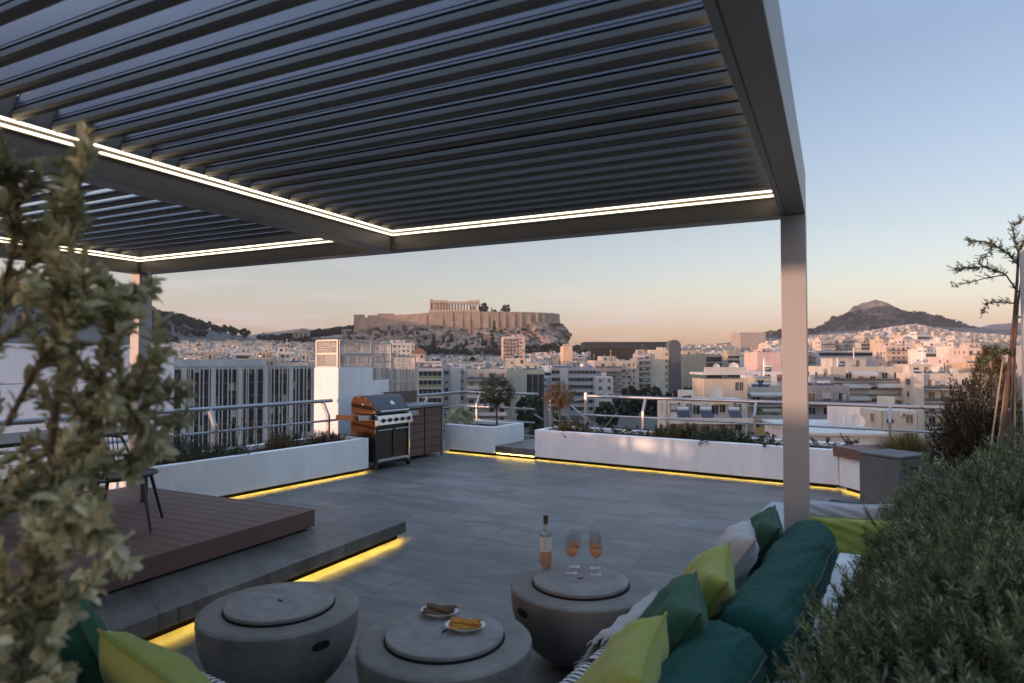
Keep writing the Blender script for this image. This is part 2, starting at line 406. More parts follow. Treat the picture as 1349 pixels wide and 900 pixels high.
# ------------------------------------------------------------------ barbecue
def grill():
    g = thing('gas_barbecue', 'black gas barbecue with stainless knob panel and closed hood beside the white chimney', 'barbecue', T(-7.93, 8.12, 0), TA)
    # local: +x to the front, y along the width
    b = MB()
    b.box(-.27, .25, -.40, .40, .13, .74, 0)
    b.build('cart', M['black_gloss'], g, bevel=.01)
    for j in (-1, 1):
        d = MB(); d.box(.252, .272, .012 if j > 0 else -.385, .385 if j > 0 else -.012, .2, .66)
        do = d.build('door', M['black'], g, bevel=.006)
        h = MB(); h.tube([(.295, .03 if j > 0 else -.36, .645), (.295, .36 if j > 0 else -.03, .645)], .011, 8); h.bar((.272, .08 * j, .645), (.295, .08 * j, .645), .012, .012); h.bar((.272, .3 * j, .645), (.295, .3 * j, .645), .012, .012)
        h.build('handle', M['stainless'], do)
    # side panel (sunset reflection put into the colour of the glossy flank)
    s = MB(); s.box(-.27, .25, -.415, -.402, .56, .8); s.build('flank_panel', mat('sunset_tinted_enamel', (.10, .048, .024), .2, metal=.85, var=.3, vscale=6), g, bevel=.004)
    f = MB(); f.prism([(0, 0)] * 0 or [(-.28, -.4), (.27, -.4), (.27, .4), (-.28, .4)], .742, .90); f.build('firebox', M['black'], g, bevel=.01)
    # control panel, tilted
    c = MB(); c.M = None
    prof = [(.275, .71), (.30, .715), (.365, .735), (.335, .885), (.275, .905)]
    vs = [(x, -.41, z) for x, z in prof] + [(x, .41, z) for x, z in prof]; n = len(prof)
    c.faces(vs, [tuple(range(n)), tuple(range(2 * n - 1, n - 1, -1))] + [(i, n + i, n + (i + 1) % n, (i + 1) % n) for i in range(n)])
    cp = c.build('control_panel', M['stainless'], g, bevel=.004)
    for i in range(5):
        k = MB(); y = -.30 + i * .15
        k.M = Matrix.Translation((.352, y, .808)) @ Matrix.Rotation(R(78), 4, 'Y')
        k.lathe([(.036, -.004), (.036, .008), (.027, .014), (.024, .042), (.018, .046), (0, .046)], 20)
        kb = k.build('knob', M['black_gloss'], cp, smooth=40)
        k = MB(); k.M = Matrix.Translation((.352, y, .808)) @ Matrix.Rotation(R(78), 4, 'Y'); k.lathe([(.042, -.006), (.042, .004), (.0365, .006)], 20); k.build('bezel', M['stainless'], kb, smooth=40)
    # hood: curved profile swept along the width
    prof = [(-.28, .91), (-.285, 1.09), (-.25, 1.165), (-.16, 1.20), (.04, 1.205), (.11, 1.18), (.265, .985), (.295, .93), (.295, .91)]
    def sweep(mb, y0, y1, sc_=1.0, m=0):
        pr = [((x) * sc_, .91 + (z - .91) * sc_) for x, z in prof]; n = len(pr)
        vs = [(x, y0, z) for x, z in pr] + [(x, y1, z) for x, z in pr]
        mb.faces(vs, [tuple(range(n)), tuple(range(2 * n - 1, n - 1, -1))] + [(i, n + i, n + (i + 1) % n, (i + 1) % n) for i in range(n)], m)
    h = MB(); sweep(h, -.375, .375); ho = h.build('hood', M['grill_grey'], g, smooth=30, bevel=.004)
    e = MB(); sweep(e, -.402, -.376, 1.0); e.build('hood_end', mat('sunset_tinted_hood', (.11, .055, .028), .22, metal=.85, var=.25, vscale=5), ho, bevel=.006)  # orange sunset reflection painted into this end's colour
    e = MB(); sweep(e, .376, .402, 1.0); e.build('hood_end', M['black_gloss'], ho, bevel=.006)
    for x, z, q_ in ((-.22, 1.13, .012), (-.1, 1.18, .012), (.06, 1.17, .012), (.17, 1.07, .012), (.25, .955, .012), (.0, 1.06, .02)):
        q = MB(); q.ball((x, -.404, z), q_, n=6); q.build('rivet', M['stainless'], ho, smooth=60)
    a = MB(); a.tube([(.33, -.34, .955), (.345, -.2, .955), (.345, .2, .955), (.33, .34, .955)], .014, 10); a.bar((.27, -.3, .955), (.34, -.3, .955), .02, .02); a.bar((.27, .3, .955), (.34, .3, .955), .02, .02)
    a.build('hood_handle', M['stainless'], ho, smooth=40)
    # crest on the hood: a stub-crowned badge over a short word bar
    cm = MB(); T_ = Matrix.Translation((.193, .07, 1.082)) @ Matrix.Rotation(R(51.5), 4, 'Y'); cm.M = T_
    def bpoly(pts, z=.004):
        cm.prism(pts, -.002, z)
    bpoly([(.03, -.05), (.045, -.05), (.045, .05), (.03, .05)])
    bpoly([(.026, -.034), (.012, -.04), (-.012, -.034), (-.03, -.02), (-.012, -.012), (-.04, 0), (-.012, .012), (-.03, .02), (-.012, .034), (.012, .04), (.026, .034)])
    cm.build('badge', M['mark'], ho)
    # side shelves
    for sg in (-1, 1):
        s = MB(); y0, y1 = (-.74, -.42) if sg < 0 else (.42, .70)
        s.box(-.24, .22, y0, y1, .875, .9); so_ = s.build('side_shelf', M['stainless'], g, bevel=.006)
        s = MB()
        if sg < 0: s.box(-.25, .235, -.765, -.742, .83, .91)
        else: s.box(-.25, .235, .702, .725, .83, .91)
        s.build('shelf_end', mat('sunset_tinted_shelf', (.08, .042, .024), .3, metal=.7, var=.3, vscale=8) if sg < 0 else M['black'], so_, bevel=.006)  # left shelf end coloured with the sunset's orange reflection
        s = MB(); s.box(.222, .24, y0, y1, .83, .895); s.build('shelf_front', M['stainless'], so_)
    # legs and bottom rail
    for y in (-.39, .39):
        l = MB(); l.box(.255, .3, y - .022, y + .022, .09, .74); l.build('leg', M['stainless'] if y > 0 else M['black'], g, bevel=.004)
        l = MB(); l.box(-.28, -.25, y - .02, y + .02, .09, .74); l.build('leg', M['black'], g, bevel=.004)
        for x in (.27, -.26):
            c = MB(); c.M = Matrix.Translation((x, y, .045)) @ Matrix.Rotation(R(90), 4, 'X'); c.lathe([(.0, -.016), (.03, -.016), (.045, -.01), (.045, .01), (.03, .016), (0, .016)], 18); c.build('castor', M['black'], g, smooth=40)
    l = MB(); l.box(.262, .305, -.36, .36, .125, .175); l.build('bottom_rail', M['stainless'], g, bevel=.008)
grill()

# ------------------------------------------------------------------ railings
def railing(name, label, pts, h, mids, lean, post_every, first=.3, r=.031, z0=0.0, group=None):
    """pts in terrace grid; posts lean outwards (lean = grid direction) near the top"""
    t = thing(name, label, 'railing', T(*pts[0], z0), TA, group)
    o = Vector((pts[0][0], pts[0][1], 0))
    def q(x, y, z): return (x - o.x, y - o.y, z)
    m = MB(); m.tube([q(x, y, h) for x, y in pts], r, 12); m.build('top_rail', M['steel'], t, smooth=40)
    ln = Vector((*lean, 0))
    for hz_ in mids:
        m = MB(); m.tube([q(x - lean[0] * .14, y - lean[1] * .14, hz_) for x, y in pts], r * .6, 8); m.build('mid_rail', M['steel'], t, smooth=40)
    for a, b in zip(pts[:-1], pts[1:]):
        va, vb = Vector(a), Vector(b); Ln = (vb - va).length; s_ = first
        while s_ < Ln:
            p = va + (vb - va) * (s_ / Ln)
            m = MB(); bx, by = p.x - lean[0] * .14, p.y - lean[1] * .14
            m.extrude([(-.02, -.03), (.02, -.03), (.02, .03), (-.02, .03)], q(bx, by, .0), q(bx, by, h - .24), up=(lean[0], lean[1], 0))
            m.extrude([(-.02, -.03), (.02, -.03), (.02, .03), (-.02, .03)], q(bx, by, h - .25), q(p.x, p.y, h - .01), up=(lean[0], lean[1], .5))
            m.build('post', M['steel'], t)
            s_ += post_every
    return t
railing('metal_railing', 'galvanised tube railing with bent posts behind the left planter, in front of the slatted facade', [(-8.72, -2.0), (-8.72, 7.75)], 1.1, (.78, .48, .22), (-1, 0), 2.05, first=1.35)
railing('metal_railing', 'tube railing running behind the cabinet and the round topiary tree', [(-8.72, 9.9), (-8.9, 11.75), (-6.98, 11.75)], 1.08, (.78, .5, .22), (0, 1), 1.62, first=.45)
railing('metal_railing', 'long galvanised railing behind the far planter, crossing behind the right pergola post', [(tx(772, 11.75), 11.75), (2.9, 11.75)], 1.08, (.72, .4), (0, 1), 2.0, first=1.25)
# stair head: tall posts, diagonal braces
st = thing('stair_rail', 'steel stair-head frame with tall posts and crossing braces beside the reddish tree', 'stair rail', T(-6.0, 11.9, 0), TA)
def sx(px, y): return tx(px, y) + 6.0
for px, y, h in ((719, 11.9, 1.06), (748, 12.0, .98), (772, 11.9, 1.14), (725, 13.0, .9)):
    m = MB(); x = sx(px, y); m.box(x - .035, x + .035, y - 11.9 - .035, y - 11.9 + .035, -.2, h); m.build('post', M['steel'], st, bevel=.006)
for a, b, w_ in (((752, 11.95, .86), (792, 11.95, .34), .035), ((725, 12.4, .55), (775, 12.4, .2), .02), ((790, 12.3, .3), (812, 12.3, .72), .022), ((722, 12.2, .8), (772, 12.2, 1.0), .024), ((722, 12.2, .5), (772, 12.2, .52), .018), ((703, 12.2, .62), (745, 12.2, .3), .018)):
    m = MB(); m.tube([(sx(a[0], a[1]), a[1] - 11.9, a[2]), (sx(b[0], b[1]), b[1] - 11.9, b[2])], w_ * .6, 8); m.build('brace', M['steel'], st, smooth=40)
m = MB(); m.box(-1.3, .2, .2, 2.4, -.5, -.42); m.build('landing', M['steel'], st)

# ------------------------------------------------------------------ concrete cube and far right post
cZ = .67; cA, cB, cC = at(1157, 594, cZ), at(1184, 602, cZ), at(1224, 598, cZ)
cube_rz = math.atan2(cC.y - cB.y, cC.x - cB.x); cw_ = (cC - cB).length; cd_ = (cA - cB).length
cu = thing('gas_bottle_cover', 'square concrete gas bottle cover with a slot handle, beside the brown bench top', 'cover box', Vector((cB.x, cB.y, 0)), cube_rz)
b = MB(); b.box(0, cw_, 0, cd_, .0, cZ - .03); M['dark_concrete'] = mat('dark_concrete', (.12, .115, .11), .8, var=.25, vscale=4, bump=.3, bscale=22, detail=8); b.build('body', M['dark_concrete'], cu, bevel=.012)
b = MB(); b.box(cw_ * .33, cw_ * .62, -.004, .02, cZ - .17, cZ - .125); b.build('slot_handle', M['hole'], cu, bevel=.003)
b = MB(); b.box(-.012, cw_ + .012, -.012, cd_ + .012, cZ - .027, cZ); b.build('lid', M['dark_concrete'], cu, bevel=.006)
pr_ = MB(); pp = atd(1357.5, 560, 6.6); pr_.box(-.05, .05, -.05, .05, 0, 2.9)
rp = pr_.build('screen_post', M['post'], loc=(pp.x, pp.y, 0), rz=PA, bevel=.005); tag(rp, 'pinkish square post at the right edge beside the slender staked tree', 'post')

# ------------------------------------------------------------------ white cladded roof structure left of the facade
wl = thing('cladded_wall', 'white panel-clad roof wall behind the olive bush and left pergola post', 'wall', atd(228, 560, 17.0) * 1.0, R(42))
wl.location.z = -1.5
for i in range(4):
    m = MB(); m.box(-9.0, 0, 0, .25, i * .92 + .0, i * .92 + .905); m.build('panel', M['clad'], wl, bevel=.006)
m = MB(); m.box(-9, 0, .26, 2.4, 0, 3.6); m.build('core', M['clad'], wl)

# ------------------------------------------------------------------ unseen wall added off to the left to block the low sun
sw = thing('sun_blocker', 'unseen white wall with gaps, added at back left to block the low sun', 'sun blocker', Vector((-10.4, 0, 0)), 0)
m = MB()
for x0, x1, z0, z1 in ((-12, -3.2, -1, 2.75), (-3.2, -1, -1, 2.08), (-1, 2.45, -1, 1.92), (2.45, 4.15, -1, .99), (2.45, 4.15, 1.19, 1.85), (2.93, 3.0, .99, 1.19), (2.62, 2.66, .99, 1.19), (3.72, 3.8, .99, 1.19), (3.95, 3.98, .99, 1.19), (4.16, 5.6, .88, 1.18), (4.8, 7.7, -1, .62), (5.61, 7.7, .621, .90)):
    m.box(-.2, 0, x0, x1, z0, z1)
m.build('parapet', M['render'], sw)  # added slabs out of view, gaps placed to shape the sun patches
# ------------------------------------------------------------------ pergola (its own grid)
HU, HT = 2.8, 3.11
pg = thing('louvred_pergola', 'dark grey aluminium pergola with two louvred bays and warm light lines over the terrace', 'pergola', (0, 0, 0), PA)
XR0, XR1 = -.165, -.32      # right beam outer / inner
XM0, XM1 = -3.62, -3.80     # middle beam
XL0, XL1 = -7.19, -7.345    # left beam
YF0, YF1 = 4.865, 5.02      # far beam
YN0, YN1 = -2.2, -2.05      # near beam
def beam(name, x0, x1, y0, y1, z0=HU, z1=HT):
    m = MB(); m.box(x0, x1, y0, y1, z0, z1); return m.build(name, M['alu'], pg, bevel=.004)
beam('beam', XR1, XR0, YN0, YF1); beam('beam', XL1, XL0, YN0, YF1); beam('beam', XM1, XM0, YN1 + .002, YF0 - .002)
beam('beam', XL0 + .002, XR1 - .002, YF0, YF1); beam('beam', XL0 + .002, XR1 - .002, YN0, YN1)
# gutter seam on the underside of the right beam
m = MB(); m.box(XR1 + .036, XR1 + .039, YN0 + .1, YF0 - .05, HU - .0025, HU + .01); m.build('seam', M['louvre_dark'], pg)
for x0, x1 in ((XR1, XR0), (XL1, XL0)):
    for y0, y1 in ((YF0, YF1), (YN0, YN1)):
        m = MB(); m.box(x0 - .002, x1 + .002, y0 - .002, y1 + .002, .0, HU - .003); po = m.build('post', M['post'], pg, bevel=.004)
        m = MB(); m.box(x0 - .03, x1 + .03, y0 - .03, y1 + .03, 0.001, .014); m.build('base_plate', M['alu'], po)
# light lines: twin diffusers in a dark carrier
def lights(x0, y0, x1, y1, nx, ny):
    """along the beam face from (x0,y0) to (x1,y1); (nx,ny) points into the bay"""
    c = MB(); zc = 2.955
    d = Vector((x1 - x0, y1 - y0, 0)).normalized(); n_ = Vector((nx, ny, 0))
    a, b = Vector((x0, y0, zc)), Vector((x1, y1, zc))
    c.bar(a + n_ * .009, b + n_ * .009, .018 if False else .016, .06); co = c.build('light_carrier', M['alu'], pg)
    for dz in (-.018, .016):
        e = MB(); e.bar(a + n_ * .02 + Vector((0, 0, dz)), b + n_ * .02 + Vector((0, 0, dz)), .006, .012)
        e.build('light_line', M['led_white'], co)
lights(XM0, YN1, XM0, YF0, 1, 0); lights(XM1, YN1, XM1, YF0, -1, 0)
lights(XL0, YN1, XL0, YF0, 1, 0); lights(XR1, YN1, XR1, YF0, -1, 0)
lights(XM0, YF0, XR1, YF0, 0, -1); lights(XL0, YF0, XM1, YF0, 0, -1)
# louvres
def louvre_mesh(w):
    m = MB()
    # blade cross-section in (y, z): front lip hanging on the near side, plate behind it, bead at the far edge
    def strip(prof, mt):
        n = len(prof)
        vs = [(-w / 2, y, z) for y, z in prof] + [(w / 2, y, z) for y, z in prof]
        m.faces(vs, [tuple(range(n - 1, -1, -1)), tuple(range(n, 2 * n))] + [(i, (i + 1) % n, n + (i + 1) % n, n + i) for i in range(n)], mt)
    strip([(-.128, -.020), (-.116, -.030), (-.078, -.030), (-.078, .004), (-.084, .012), (-.116, .012), (-.128, .002)], 2)
    strip([(-.0775, -.018), (-.071, -.018), (-.071, .004), (-.0775, .004)], 1)
    strip([(-.0705, -.020), (-.058, -.020), (-.058, .013), (-.0705, .013)], 0)
    strip([(-.0575, -.018), (-.051, -.018), (-.051, .004), (-.0575, .004)], 1)
    strip([(-.0505, -.012), (.088, -.010), (.098, -.004), (.098, .006), (-.0505, .012)], 0)
    for e in (-1, 1):
        x = e * w / 2
        m.box(x - .002 if e < 0 else x, x if e < 0 else x + .002, -.126, .096, -.026, .013, 1)
    return m.mesh('louvre', [M['louvre'], M['louvre_dark'], mat('louvre_lip', (.165, .152, .142), .42, metal=.15)])
LZ = 3.10; PITCH_L = .1825
wR = (XR1 - XM0) - .05; wL = (XM1 - XL0) - .05
meR, meL = louvre_mesh(wR), louvre_mesh(wL)
y = YF0 - .14
while y > YN1 + .1:
    inst('louvre', meR, pg, ((XR1 + XM0) / 2, y, LZ), (R(73), 0, 0))
    inst('louvre', meL, pg, ((XM1 + XL0) / 2, y, LZ - .03), (R(27), 0, 0))
    y -= PITCH_L

# ------------------------------------------------------------------ brown deck under the left bay
dk = thing('timber_deck', 'raised brown composite deck with stepped edge under the left pergola bay', 'deck', P(0, 0, .17), PA)
DX0, DX1, DY0, DY1 = -7.28, -4.55, -2.0, 4.86
b = MB(); yb = DY1 - .148
b.box(DX0, DX1 - .002, DY1 - .14, DY1, .155, .18)
while yb - .135 > DY0:
    b.box(DX0, DX1 - .004, yb - .135, yb, .155, .18); yb -= .1405
b.build('board', M['deck'], dk, bevel=.003)
f = MB(); f.box(DX1, DX1 + .022, DY0, DY1 + .02, .022, .183); f.build('fascia', M['deck'], dk, bevel=.003)
f = MB(); f.box(DX0, DX1 - .002, DY1 + .002, DY1 + .02, .022, .183); f.build('fascia', M['deck'], dk, bevel=.003)
f = MB(); f.box(DX0 + .04, DX1 - .04, DY0, DY1 - .04, .0, .15); f.build('frame', M['plinth'], dk)
# ------------------------------------------------------------------ soft furnishing materials
def fabric(name, col, var=.07):
    m = mat(name, col, .85, var=var, vscale=7, bump=.35, bscale=420, sheen=.25, spec=.2); return m
F_LIME = fabric('lime_cotton', (.27, .30, .055)); F_GREEN = fabric('green_velvet', (.032, .088, .052)); F_DARK = fabric('teal_velvet', (.006, .062, .05)); F_DARK.node_tree.nodes['Principled BSDF'].inputs['Sheen Weight'].default_value = .04
F_WHITE = fabric('pale_linen', (.42, .41, .42), .1); F_SAGE = fabric('green_cotton', (.03, .10, .062)); F_SAGE.node_tree.nodes['Principled BSDF'].inputs['Sheen Weight'].default_value = .05; F_GREEN.node_tree.nodes['Principled BSDF'].inputs['Sheen Weight'].default_value = .05
F_PIPE_L = fabric('lime_piping', (.2, .24, .03)); F_PIPE_G = fabric('green_piping', (.02, .05, .032))
def stripe_material(dr='X'):
    m = bpy.data.materials.new('striped_canvas'); m.use_nodes = True; nt = m.node_tree; b = nt.nodes['Principled BSDF']; N = nt.nodes.new; L = nt.links.new
    tc = N('ShaderNodeTexCoord'); wv = N('ShaderNodeTexWave'); wv.wave_type = 'BANDS'; wv.bands_direction = dr; wv.inputs['Scale'].default_value = 8.6; L(tc.outputs['Object'], wv.inputs['Vector'])
    cr = N('ShaderNodeValToRGB'); e = cr.color_ramp.elements; e[0].position = .36; e[0].color = (.012, .03, .04, 1); e[1].position = .42; e[1].color = (.62, .62, .62, 1)
    L(wv.outputs['Fac'], cr.inputs[0]); L(cr.outputs[0], b.inputs['Base Color']); b.inputs['Roughness'].default_value = .9
    return m
F_STRIPE = stripe_material(); F_STRIPE_Y = stripe_material('Y')

def pillow_mesh(name, w, h, t, mats, seed, pipe=.006):
    """stuffed square pillow in the local x-z plane, bottom edge at z=0, thickness along y"""
    n = 26; off = Vector((seed * 3.7, seed * 1.3, seed * 2.1))
    def pos(i, j, side):
        u, v = 2 * i / n - 1, 2 * j / n - 1
        uu = math.copysign(abs(u) ** .9, u); vv = math.copysign(abs(v) ** .9, v)
        x = w / 2 * uu * (1 - .085 * (1 - v * v) * abs(u)); z = h / 2 * vv * (1 - .085 * (1 - u * u) * abs(v))
        prof = max(0.0, (1 - u ** 4) * (1 - v ** 4)) ** .62
        fold = noise.noise(Vector((x * 8, z * 3.6, side * 5)) + off) * .022 + noise.noise(Vector((x * 17 + z * 9, z * 15, side * 9)) + off) * .008
        cr = .010 * math.sin((u - v) * 9 + seed) * (u * u * v * v) + .007 * math.sin((u + v * 1.4) * 11 + seed * 2)
        y = side * (t / 2 * prof + (fold + cr) * prof ** .7)
        sag = -.03 * (1 - ((v + 1) / 2)) * 0
        y += .012 * noise.noise(Vector((x * 2.3, z * 2.3, 0)) + off)
        z += .012 * noise.noise(Vector((x * 2.5, 4, z * 2.5)) + off)
        return (x, y, z + h / 2 + sag)
    m = MB()
    for side in (1, -1):
        vs = [pos(i, j, side) for j in range(n + 1) for i in range(n + 1)]; fs = []
        for j in range(n):
            for i in range(n):
                a = j * (n + 1) + i; q = (a, a + 1, a + n + 2, a + n + 1)
                fs.append(q if side < 0 else q[::-1])
        m.faces(vs, fs, 0)
    me = m.mesh(name, mats[0], 180)
    p = MB(); ring = [pos(i, 0, 0) for i in range(n)] + [pos(n, j, 0) for j in range(n)] + [pos(n - i, n, 0) for i in range(n)] + [pos(0, n - j, 0) for j in range(n)]
    ring.append(ring[0]); p.tube(ring, pipe, 6)
    return me, p.mesh('piping', mats[1], 60)
def pillow(label, loc, yaw, lean, w=.5, h=.5, t=.17, mats=(None, None), seed=1, roll=0.0, group=None):
    """yaw: grid direction the face looks at (angle about z), lean: tilt back from upright"""
    me, pi_ = pillow_mesh('pillow', w, h, t, mats, seed)
    o = inst('pillow', me, None, loc); o.rotation_mode = 'QUATERNION'
    o.rotation_quaternion = (Matrix.Rotation(yaw, 3, 'Z') @ Matrix.Rotation(lean, 3, 'X') @ Matrix.Rotation(roll, 3, 'Y')).to_quaternion()
    tag(o, label, 'cushion', group)
    c = inst('piping', pi_, o)
    return o

# ------------------------------------------------------------------ the U-shaped sofa
sf = thing('corner_sofa', 'white built-in corner sofa with striped seat pads below the hedge', 'sofa', T(-.55, 1.7, 0), TA)
def pad(name, x0, x1, y0, y1, z0, z1, mt, par, bev=.03):
    m = MB(); m.box(x0, x1, y0, y1, z0, z1); return m.build(name, mt, par, bevel=bev)
pad('base', -.79, .0, -1.75, 4.95, 0, .30, M['render'], sf, .01)
pad('base', -4.1, -.792, -.84, -.02, 0, .30, M['render'], sf, .01)
for y0, y1 in ((-.85, 1.0), (1.01, 2.95), (2.96, 4.95)): pad('seat_pad', -.815, -.02, y0, y1, .303, .45, F_STRIPE_Y, sf, .035)
for x0, x1 in ((-4.1, -2.46), (-2.45, -.82)): pad('seat_pad', x0, x1, -.86, .0, .303, .45, F_STRIPE, sf, .035)

def bolster(label, loc, rz, ln, w=.34, h=.34, seed=1):
    """long velvet back cushion along local y"""
    m = MB(); nu, nv = 96, 64; vs = []; fs = []
    off = Vector((seed * 5.1, 0, seed))
    for i in range(nu + 1):
        s_ = i / nu; yy = (s_ - .5) * ln
        e = min(s_, 1 - s_) * ln; k = min(1.0, (e / .09)) if e < .09 else 1.0
        k = math.sqrt(max(0.0, 1 - (1 - k) ** 2)) * .93 + .07
        for j in range(nv):
            a = 2 * PI * j / nv; ca, sa = math.cos(a), math.sin(a)
            x = math.copysign(abs(ca) ** .75, ca) * w / 2; z = math.copysign(abs(sa) ** .75, sa) * h / 2
            tw = yy * 1.1 + .5 * noise.noise(Vector((yy * 2.5, ca, sa)) + off)
            wr = .012 * noise.noise(Vector((math.cos(a + tw) * 3.4, yy * 2.6, math.sin(a + tw) * 3.4)) + off) + .007 * noise.noise(Vector((math.cos(a + tw) * 8, yy * 4.5, math.sin(a + tw) * 8)) + off)
            wr += .005 * noise.noise(Vector((ca * 2, yy * 19, sa * 2)) + off)
            g = k * (1 + 0.0) ; r_ = 1 + wr / (w / 2) * (1.0 if sa > -.6 else .3)
            vs.append((x * g * r_, yy, z * g * r_ + h / 2 + .008 * noise.noise(Vector((0, yy * 2.2, 0)) + off)))
    for i in range(nu):
        for j in range(nv):
            q = (j + 1) % nv; fs.append((i * nv + j, i * nv + q, (i + 1) * nv + q, (i + 1) * nv + j))
    fs.append(tuple(range(nv - 1, -1, -1))); fs.append(tuple(range(nu * nv, (nu + 1) * nv)))
    m.faces(vs, fs)
    o = m.build('bolster', F_DARK, None, smooth=60, loc=loc, rz=rz); tag(o, label, 'cushion')
    p = MB(); pts = []
    for i in range(0, nu + 1): pts.append(Vector(vs[i * nv + 3]) * 1.0 + Vector((.003, 0, .004)))
    p.tube(pts, .004, 6); p.build('piping', F_PIPE_G, o, smooth=60)
    return o
bolster('long dark teal velvet back cushion between the grey pillow and the hedge', T(-.66, 3.62, .45), TA + R(1), 1.86, .29, .345, 1)
bolster('dark teal velvet back cushion at the bottom edge, nearest part of the right row', T(-.70, 1.78, .45), TA, 1.78, .29, .335, 2)
bolster('dark teal velvet back cushion under the olive bush, behind the green pillow', T(-3.1, .92, .45), TA + PI / 2, 1.7, .28, .34, 3)
bolster('small dark green back cushion lying behind the white pillow at the far sofa end', T(-.42, 6.0, .36), TA + PI / 2, .8, .24, .28, 4)

G = None
YW = TA - PI / 2      # faces look to -x of the grid (the seat side)
pillow('lime pillow lowest at the right, in front of the mid-green pillow', T(-1.09, 2.06, .45), YW + R(14), R(-36), .50, .50, .19, (F_LIME, F_PIPE_L), 1, R(4))
pillow('mid-green velvet pillow between two lime pillows on the right sofa', T(-1.10, 2.52, .45), YW + R(18), R(-36), .52, .52, .20, (F_SAGE, F_PIPE_G), 2, R(-3))
pillow('lime pillow between the mid-green and the pale grey pillow', T(-1.13, 3.08, .45), YW + R(16), R(-36), .52, .52, .19, (F_LIME, F_PIPE_L), 3, R(5))
pillow('pale grey linen pillow between lime and dark green on the right sofa', T(-1.13, 3.68, .45), YW + R(16), R(-34), .50, .50, .18, (F_WHITE, F_WHITE), 4, R(-2))
pillow('dark green pillow next to the sofa end, behind the grey pillow', T(-1.09, 4.24, .45), YW + R(16), R(-33), .50, .46, .18, (F_GREEN, F_PIPE_G), 5, R(3))
pillow('lime pillow standing across the far sofa end', T(-.56, 4.80, .43), TA + R(3), R(-24), .64, .34, .17, (F_LIME, F_PIPE_L), 6, R(-1))
pillow('long pale linen pillow standing behind the far lime one', T(-.58, 5.2, .44), TA + R(2), R(-12), .66, .35, .15, (F_WHITE, F_WHITE), 7, R(-2))
XW = TA
pillow('green velvet pillow under the olive branches at lower left', T(-2.84, 1.28, .44), XW + R(8), R(24), .56, .54, .21, (F_SAGE, F_PIPE_G), 8, R(-4))
pillow('lime pillow at lower left, right of the green one under the olive branches', T(-2.24, 1.38, .44), XW + R(-4), R(30), .58, .44, .19, (F_LIME, F_PIPE_L), 9, R(6))
pillow('lime pillow at the left edge behind the olive branches', T(-3.86, 1.30, .43), XW + R(-10), R(22), .52, .50, .18, (F_LIME, F_PIPE_L), 10, R(2))
pillow('pale pillow of which one corner shows at the bottom edge beside the left fire bowl', T(-1.86, 1.36, .43), XW + R(10), R(28), .5, .36, .15, (F_WHITE, F_WHITE), 11, R(-10))

# fringed throw over the seat edge
th = MB(); n = 20
def thp(u, v):
    x = -1.47 + u * .40; y = 2.86 + v * .74 + .03 * math.sin(u * 4)
    edge = max(0, .22 - u) / .22
    z = .458 + .022 * (1 + noise.noise(Vector((u * 5, v * 7, 2)))) - .13 * edge ** 1.4
    return (x + .03 * edge, y, z)
grid = [thp(i / n, j / n) for j in range(n + 1) for i in range(n + 1)]
th.faces(grid, [(j * (n + 1) + i, j * (n + 1) + i + 1, (j + 1) * (n + 1) + i + 1, (j + 1) * (n + 1) + i) for j in range(n) for i in range(n)])
tho = th.build('fringed_throw', F_WHITE, None, smooth=180, rz=TA); tag(tho, 'off-white throw with a fringed edge lying over the striped seat pad', 'throw')
so_ = tho.modifiers.new('thick', 'SOLIDIFY'); so_.thickness = .008
fr_ = MB()
for i in range(64):
    v = i / 63
    p0 = Vector(thp(0, v)); d = Vector((-.045 - RND.random() * .03, RND.uniform(-.02, .02), -.02 - RND.random() * .03))
    fr_.tube([p0, p0 + d * .5 + Vector((0, RND.uniform(-.008, .008), .008)), p0 + d], [.004, .003, .002], 4)
for i in range(40):
    u = i / 39
    for v, sg in ((0, -1), (1, 1)):
        p0 = Vector(thp(u, v)); d = Vector((RND.uniform(-.02, .02), sg * (.04 + RND.random() * .03), -.01 - RND.random() * .015))
        fr_.tube([p0, p0 + d * .5 + Vector((0, 0, .006)), p0 + d], [.004, .003, .002], 4)
fr_.build('fringe', F_WHITE, tho)

